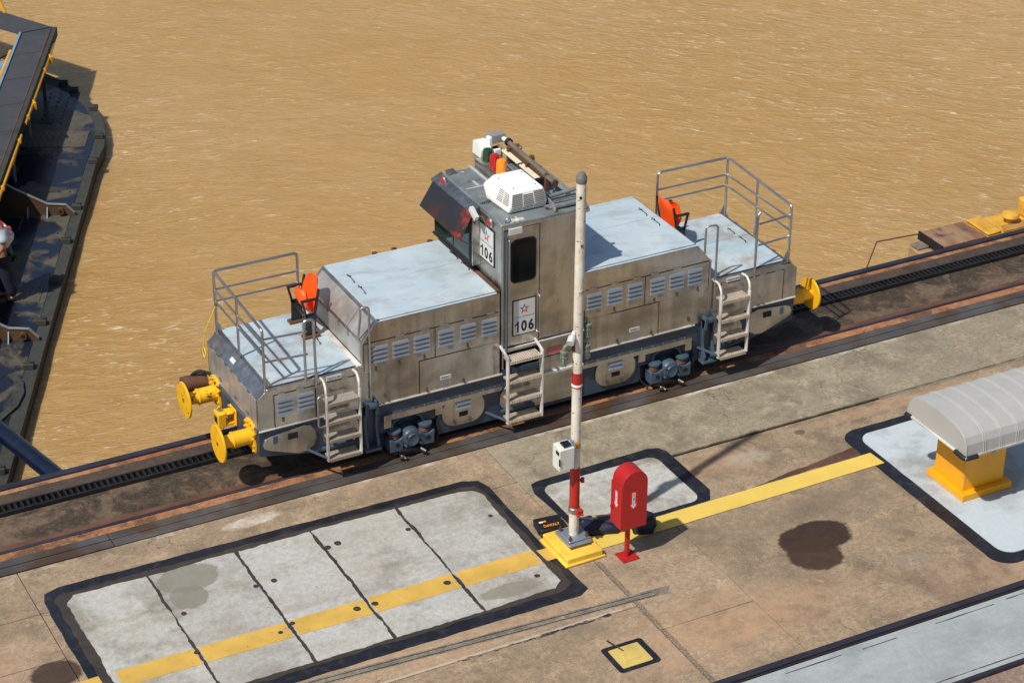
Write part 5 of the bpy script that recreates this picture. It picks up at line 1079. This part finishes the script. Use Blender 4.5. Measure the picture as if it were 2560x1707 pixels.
# stiffener brackets across the deck
def bracket(s_, t1):
    # upright brown plate across the gate, low at the edge and rising inwards
    q = [(.12, 0), (.13, .06), (.28, .22), (.62, .24), (1.2, .55), (t1, 1.05), (t1, 0)]
    vs = [G(s_, t, h_) for t, h_ in q]; vs2 = [p-A_*.03 for p in vs]; k = len(q)
    obj('stiffener', MB().add(vs+vs2, [tuple(range(k)), tuple(reversed(range(k, 2*k)))]+[(i, (i+1) % k, k+(i+1) % k, k+i) for i in range(k)]), 'gatebracket', gate)
    mb_ = MB()
    for (a, b_) in zip(q[1:-2], q[2:-1]): mb_.bar(G(s_, a[0], a[1]+.008)-A_*.015, G(s_, b_[0], b_[1]+.008)-A_*.015, .06, .016)
    obj('stiffener_cap', mb_, 'gatewhite', gate)
    p = G(s_, .38, .12); obj('eye_ring', MB().cyl(p-A_*.10, p-A_*.02, .065, 16), 'gatebracket', gate); obj('eye_hole', MB().cyl(p-A_*.103, p-A_*.098, .038, 14), 'dark', gate)
    for t in (.62, .98):
        p = G(s_, t, 0); obj('web', MB().add([p, p-A_*.16, p+Vector((0, 0, .2))-A_*.02, p-N_*.02, p-A_*.16-N_*.02, p+Vector((0, 0, .2))-A_*.02-N_*.02], [(0, 1, 2), (5, 4, 3), (0, 3, 4, 1), (1, 4, 5, 2), (2, 5, 3, 0)]), 'walkblue', gate)
bracket(-.10, 2.0); bracket(-4.95, 2.0)
gr_ = obj('drain_grate', MB().obox(G(-.25, 1.45, .03), N_*.38, A_*.02, (0, 0, .02)).obox(G(-.85, 1.45, .03), N_*.38, A_*.02, (0, 0, .02)).obox(G(-.55, 1.08, .03), N_*.02, A_*.3, (0, 0, .02)).obox(G(-.55, 1.82, .03), N_*.02, A_*.3, (0, 0, .02)), 'gateedge', gate)
for k in range(7): obj('grate_bar', MB().obox(G(-.55, 1.18+k*.09, .02), N_*.012, A_*.28, (0, 0, .012)), 'rackmetal', gate)
obj('grate_pit', MB().obox(G(-.55, 1.45, .008), N_*.36, A_*.28, (0, 0, .003)), 'dark', gate)
# curved kerb ring
cpt = [(-5.38, 8.37), (-5.33, 8.05), (-5.42, 7.70), (-5.63, 7.35), (-5.98, 7.05), (-6.3, 6.95)]
mb_ = MB()
for a, b_ in zip(cpt[:-1], cpt[1:]): mb_.bar((a[0], a[1], -2.17), (b_[0], b_[1], -2.17), .12, .04)
obj('curved_kerb', mb_, 'gateedge', gate)
# raised walkway
ZK = -1.2
wo0 = Vector((-.64, 20.72, ZK)); wd_ = Vector((-2.26, -4.80, 0)).normalized(); wn = Vector((wd_.y, -wd_.x, 0))  # wn points to -x side? fixed below
if wn.x > 0: wn = -wn
WW = .80
def quadbox(ps, z0_, z1_): return MB().prism([(p.x, p.y) for p in ps], 'z', z0_, z1_)
e2 = Vector((-.447, .893, 0)).normalized()*-1; e2 = Vector((-.714, 1.42, 0)).normalized()
ic = Vector((-1.347, 20.684, ZK))
obj('walkway_deck', quadbox([wo0, wo0+wd_*18, ic+wd_*18, ic], ZK-.05, ZK), 'walk', gate)
obj('walkway_deck', quadbox([wo0+Vector((.0, .012, 0)), wo0+e2*8, ic+Vector((-.28, .54, 0)).normalized()*8, ic+Vector((0, .012, 0))], ZK-.05, ZK), 'walk', gate)
for k in range(9): 
    a = wo0+wd_*(1.35*(k+1)); b_ = ic+wd_*(1.35*(k+1)-.1); obj('panel_joint', MB().bar(a+Vector((-.05, 0, .002)), b_+Vector((0, 0, .002)), .02, .006), 'gateedge', gate)
obj('walkway_curb', MB().bar(wo0+Vector((.03, -.1, -.06)), wo0+wd_*18+Vector((.03, 0, -.06)), .09, .20), 'gateedge', gate, bevel=.01)
obj('kerb_line', MB().bar(wo0+wd_*.05-wn*-.0+Vector((-.03, 0, .006)), wo0+wd_*18+Vector((-.03, 0, .006)), .02, .01), 'brown', gate)
obj('corner_angle', MB().bar(wo0, ic, .03, .02), 'dark', gate)
obj('inner_edge', MB().bar(ic+Vector((0, 0, -.05)), ic+wd_*18+Vector((0, 0, -.05)), .05, .16), 'walkblue', gate)
obj('walkway_wall', MB().prism([(p.x, p.y) for p in (ic+wn*.02, ic+wn*.05, ic+wn*.05+wd_*18, ic+wn*.02+wd_*18)], 'z', -2.2, ZK-.12), 'dark', gate)
obj('inner_floor', MB().prism([(p.x, p.y) for p in (ic+Vector((-.05, .5, 0)), ic+wd_*6, ic+wd_*6+Vector((-5, 0, 0)), ic+Vector((-5, 3, 0)))], 'z', -2.1, -2.0), 'walkblue', gate)
for k in range(6): 
    a = wo0+wd_*(1.4+2.1*k); obj('walkway_post', MB().bar((a.x-.06, a.y, -2.2), (a.x-.06, a.y, ZK-.05), .06, .03, (0, 1, 0)), 'gatewhite' if k else 'gatebracket', gate)
    obj('walkway_beam', MB().prism([(p.x, p.y) for p in (a, a+wd_*.05, a+wd_*.05+wn*.6, a+wn*.6)], 'z', ZK-.5, ZK-.05), 'dark', gate)
# folded yellow rails
rail0 = wo0+wd_*.9+Vector((.14, .0, -.06)); 
hr = obj('folded_handrail', MB().tube([rail0, rail0+wd_*4.15], .036, 12), 'gate_yellow', gate)
hr2 = obj('folded_handrail', MB().tube([rail0+wd_*4.7, rail0+wd_*12], .036, 12), 'gate_yellow', gate)
obj('latch_link', MB().tube([rail0+wd_*4.1, rail0+wd_*4.75], .018, 8), 'rubber', hr)
for d_ in (1.45, 3.85, 5.0, 7.1):
    p = rail0+wd_*d_; par_ = hr if d_ < 4 else hr2
    obj('rail_collar', MB().cyl(p-wd_*.05, p+wd_*.05, .055, 12), 'gate_yellow', par_)
    q = p+Vector((.30, .62, -.02))*1.0 if d_ < 4.5 else p+Vector((-.35, -.7, -.12))
    obj('rail_stay', MB().bar(p+wd_*.12, q, .05, .05), 'gate_yellow', par_)
    if d_ < 4.5: obj('stay_plate', MB().obox(q+Vector((.03, 0, 0)), (.02, 0, 0), (0, .10, 0), (0, 0, .07)), 'gate_yellow', par_)
y2 = Vector((-1.83, 19.79, -1.2)); obj('folded_handrail', MB().tube([y2, y2+wd_*6], .036, 12), 'gate_yellow', gate)
obj('rail_collar', MB().cyl(y2+wd_*1.9-wd_*.05, y2+wd_*1.9+wd_*.05, .055, 12), 'gate_yellow', gate)
obj('hand_post', MB().tube([(-1.28, 22.0, ZK), (-1.55, 22.5, ZK+.9)], .04, 10), 'gate_yellow', gate)
obj('cable', MB().tube([tuple(ic+wd_*.9+Vector((.0, 0, -.05))), tuple(ic+wd_*.9+Vector((-.35, -.1, -.1))), tuple(ic+wd_*2.2+Vector((-.3, 0, -.3))), tuple(ic+wd_*3.2+Vector((-.5, 0, -.4)))], .02, 8, .1), 'rubber', gate)
# blue strut arm
st = thing('strut_arm', 'thick dark blue tubular strut arm between the quay wall and the lock gate', 'strut', (-6.2, 4.5, -1.2))
p0, p1 = Vector((-5.55, 1.6, -1.25)), Vector((-8.4, 10.2, -1.25))
def at(u, v, z): 
    d = FW*(80.83/36*2560)+R2*(u-1280)-U2*(v-853.5); t = (z-CP.z)/d.z; return CP+d*t
a1 = Vector((-6.32, 4.93, -1.3)); a2 = Vector((-6.03, 3.62, -1.3)); dd_ = (a2-a1).normalized()
obj('tube', MB().cyl(a1-dd_*6, a2+dd_*2.2, .135, 28), 'boom_blue', st)
# tall quay wall seen from the side (below the coping)
struct('quay_wall', MB().box(-600, 600, 1.585, 1.70, -6, -.10), 'gateedge', None)

# ------------------------------------------------------------------ person on the gate
pr = thing('person', 'person in white shirt, navy trousers and red life vest walking on the lock gate', 'person', (-4.68, 11.0, -2.19))
def skin(name, pts, edges, rad, mt, par, sub=2):
    me = bpy.data.meshes.new(name); o = bpy.data.objects.new(name, me); COL.objects.link(o); base = WO[par.name]
    me.from_pydata([Vector(p) for p in pts], edges, []); sm = o.modifiers.new('skin', 'SKIN'); sm.use_smooth_shade = True
    for i, r_ in enumerate(rad):
        me.skin_vertices[0].data[i].radius = (r_, r_) if not isinstance(r_, tuple) else r_
    me.skin_vertices[0].data[0].use_root = True
    s2 = o.modifiers.new('sub', 'SUBSURF'); s2.levels = s2.render_levels = sub
    dg = bpy.context.evaluated_depsgraph_get(); m2 = bpy.data.meshes.new_from_object(o.evaluated_get(dg)); bpy.data.objects.remove(o)
    m2.materials.clear(); m2.materials.append(M[mt]); m2.name = name
    for p in m2.polygons: p.use_smooth = True
    o2 = bpy.data.objects.new(name, m2); COL.objects.link(o2); o2.parent = par; WO[o2.name] = base; return o2
# body: facing -x (left), y is sideways
body = skin('body', [(0, 0, .92), (0, 0, 1.12), (.01, 0, 1.32), (-.01, 0, 1.45), (-.03, 0, 1.53), (-.05, 0, 1.63), (-.055, 0, 1.72),
      (.0, .10, .88), (-.02, .11, .48), (.03, .12, .09), (-.10, .12, .04),
      (.0, -.10, .88), (.04, -.11, .48), (.12, -.12, .10), (.0, -.12, .04),
      (0, .19, 1.42), (-.02, .24, 1.16), (-.16, .22, .98), (0, -.19, 1.42), (.02, -.24, 1.16), (-.12, -.24, .98)],
     [(0, 1), (1, 2), (2, 3), (3, 4), (4, 5), (5, 6), (0, 7), (7, 8), (8, 9), (9, 10), (0, 11), (11, 12), (12, 13), (13, 14), (3, 15), (15, 16), (16, 17), (3, 18), (18, 19), (19, 20)],
     [(.11, .11), .10, .11, .09, .055, .085, .075, .10, .068, .05, .045, .10, .068, .05, .045, .062, .045, .032, .062, .045, .032], 'skin', pr)
skin('trousers', [(0, 0, .98), (.0, .095, .88), (-.02, .11, .48), (.03, .12, .10), (.0, -.095, .88), (.04, -.11, .48), (.12, -.12, .11)], [(0, 1), (1, 2), (2, 3), (0, 4), (4, 5), (5, 6)], [.21, .155, .115, .095, .155, .115, .095], 'denim', pr)
skin('shirt', [(0, 0, 1.0), (0, 0, 1.14), (.01, 0, 1.33), (-.01, 0, 1.44), (0, .19, 1.42), (-.015, .235, 1.20), (0, -.19, 1.42), (.015, -.235, 1.20)], [(0, 1), (1, 2), (2, 3), (3, 4), (4, 5), (3, 6), (6, 7)], [(.20, .20), .20, .215, .16, .115, .10, .115, .10], 'shirt', pr)
skin('life_vest', [(.17, 0, 1.14), (.20, 0, 1.27), (.19, 0, 1.40)], [(0, 1), (1, 2)], [(.09, .05), (.11, .055), (.09, .05)], 'vest', pr)
for sgn in (-1, 1): skin('vest_strap', [(.12, sgn*.08, 1.42), (.0, sgn*.09, 1.56), (-.12, sgn*.08, 1.40)], [(0, 1), (1, 2)], [.03, .03, .03], 'vest', pr, 1)
skin('boot', [(.03, .12, .08), (.02, .12, .05), (-.12, .12, .04)], [(0, 1), (1, 2)], [.06, .055, .045], 'black', pr); skin('boot', [(.12, -.12, .09), (.11, -.12, .05), (-.03, -.12, .04)], [(0, 1), (1, 2)], [.06, .055, .045], 'black', pr)
skin('hair', [(-.02, 0, 1.68), (-.04, 0, 1.755)], [(0, 1)], [.088, .075], 'black', pr)
for sgn in (-1, 1):
    hx, hy, hz = (-.17, .22, .97) if sgn > 0 else (-.13, -.24, .97)
    for k in range(4): skin('finger', [(hx-.01, hy+(k-1.5)*.018, hz-.01), (hx-.035, hy+(k-1.5)*.020, hz-.045), (hx-.03, hy+(k-1.5)*.02, hz-.085+abs(k-1.5)*.008)], [(0, 1), (1, 2)], [.010, .009, .008], 'skin', pr, 1)
    skin('thumb', [(hx+.01, hy-sgn*.02, hz+.0), (hx-.02, hy-sgn*.045, hz-.03), (hx-.04, hy-sgn*.045, hz-.05)], [(0, 1), (1, 2)], [.011, .010, .009], 'skin', pr, 1)
for sgn in (-1, 1): skin('eye', [(-.125, sgn*.03, 1.66), (-.13, sgn*.03, 1.66)], [(0, 1)], [.010, .008], 'sign', pr, 1)
skin('nose', [(-.12, 0, 1.66), (-.145, 0, 1.63)], [(0, 1)], [.012, .014], 'skin', pr, 1)
rgc = skin('blue_rag', [(.18, .18, .98), (.20, .18, .82), (.16, .18, .70)], [(0, 1), (1, 2)], [(.02, .05), (.025, .08), (.02, .07)], 'bluecloth', pr, 1)
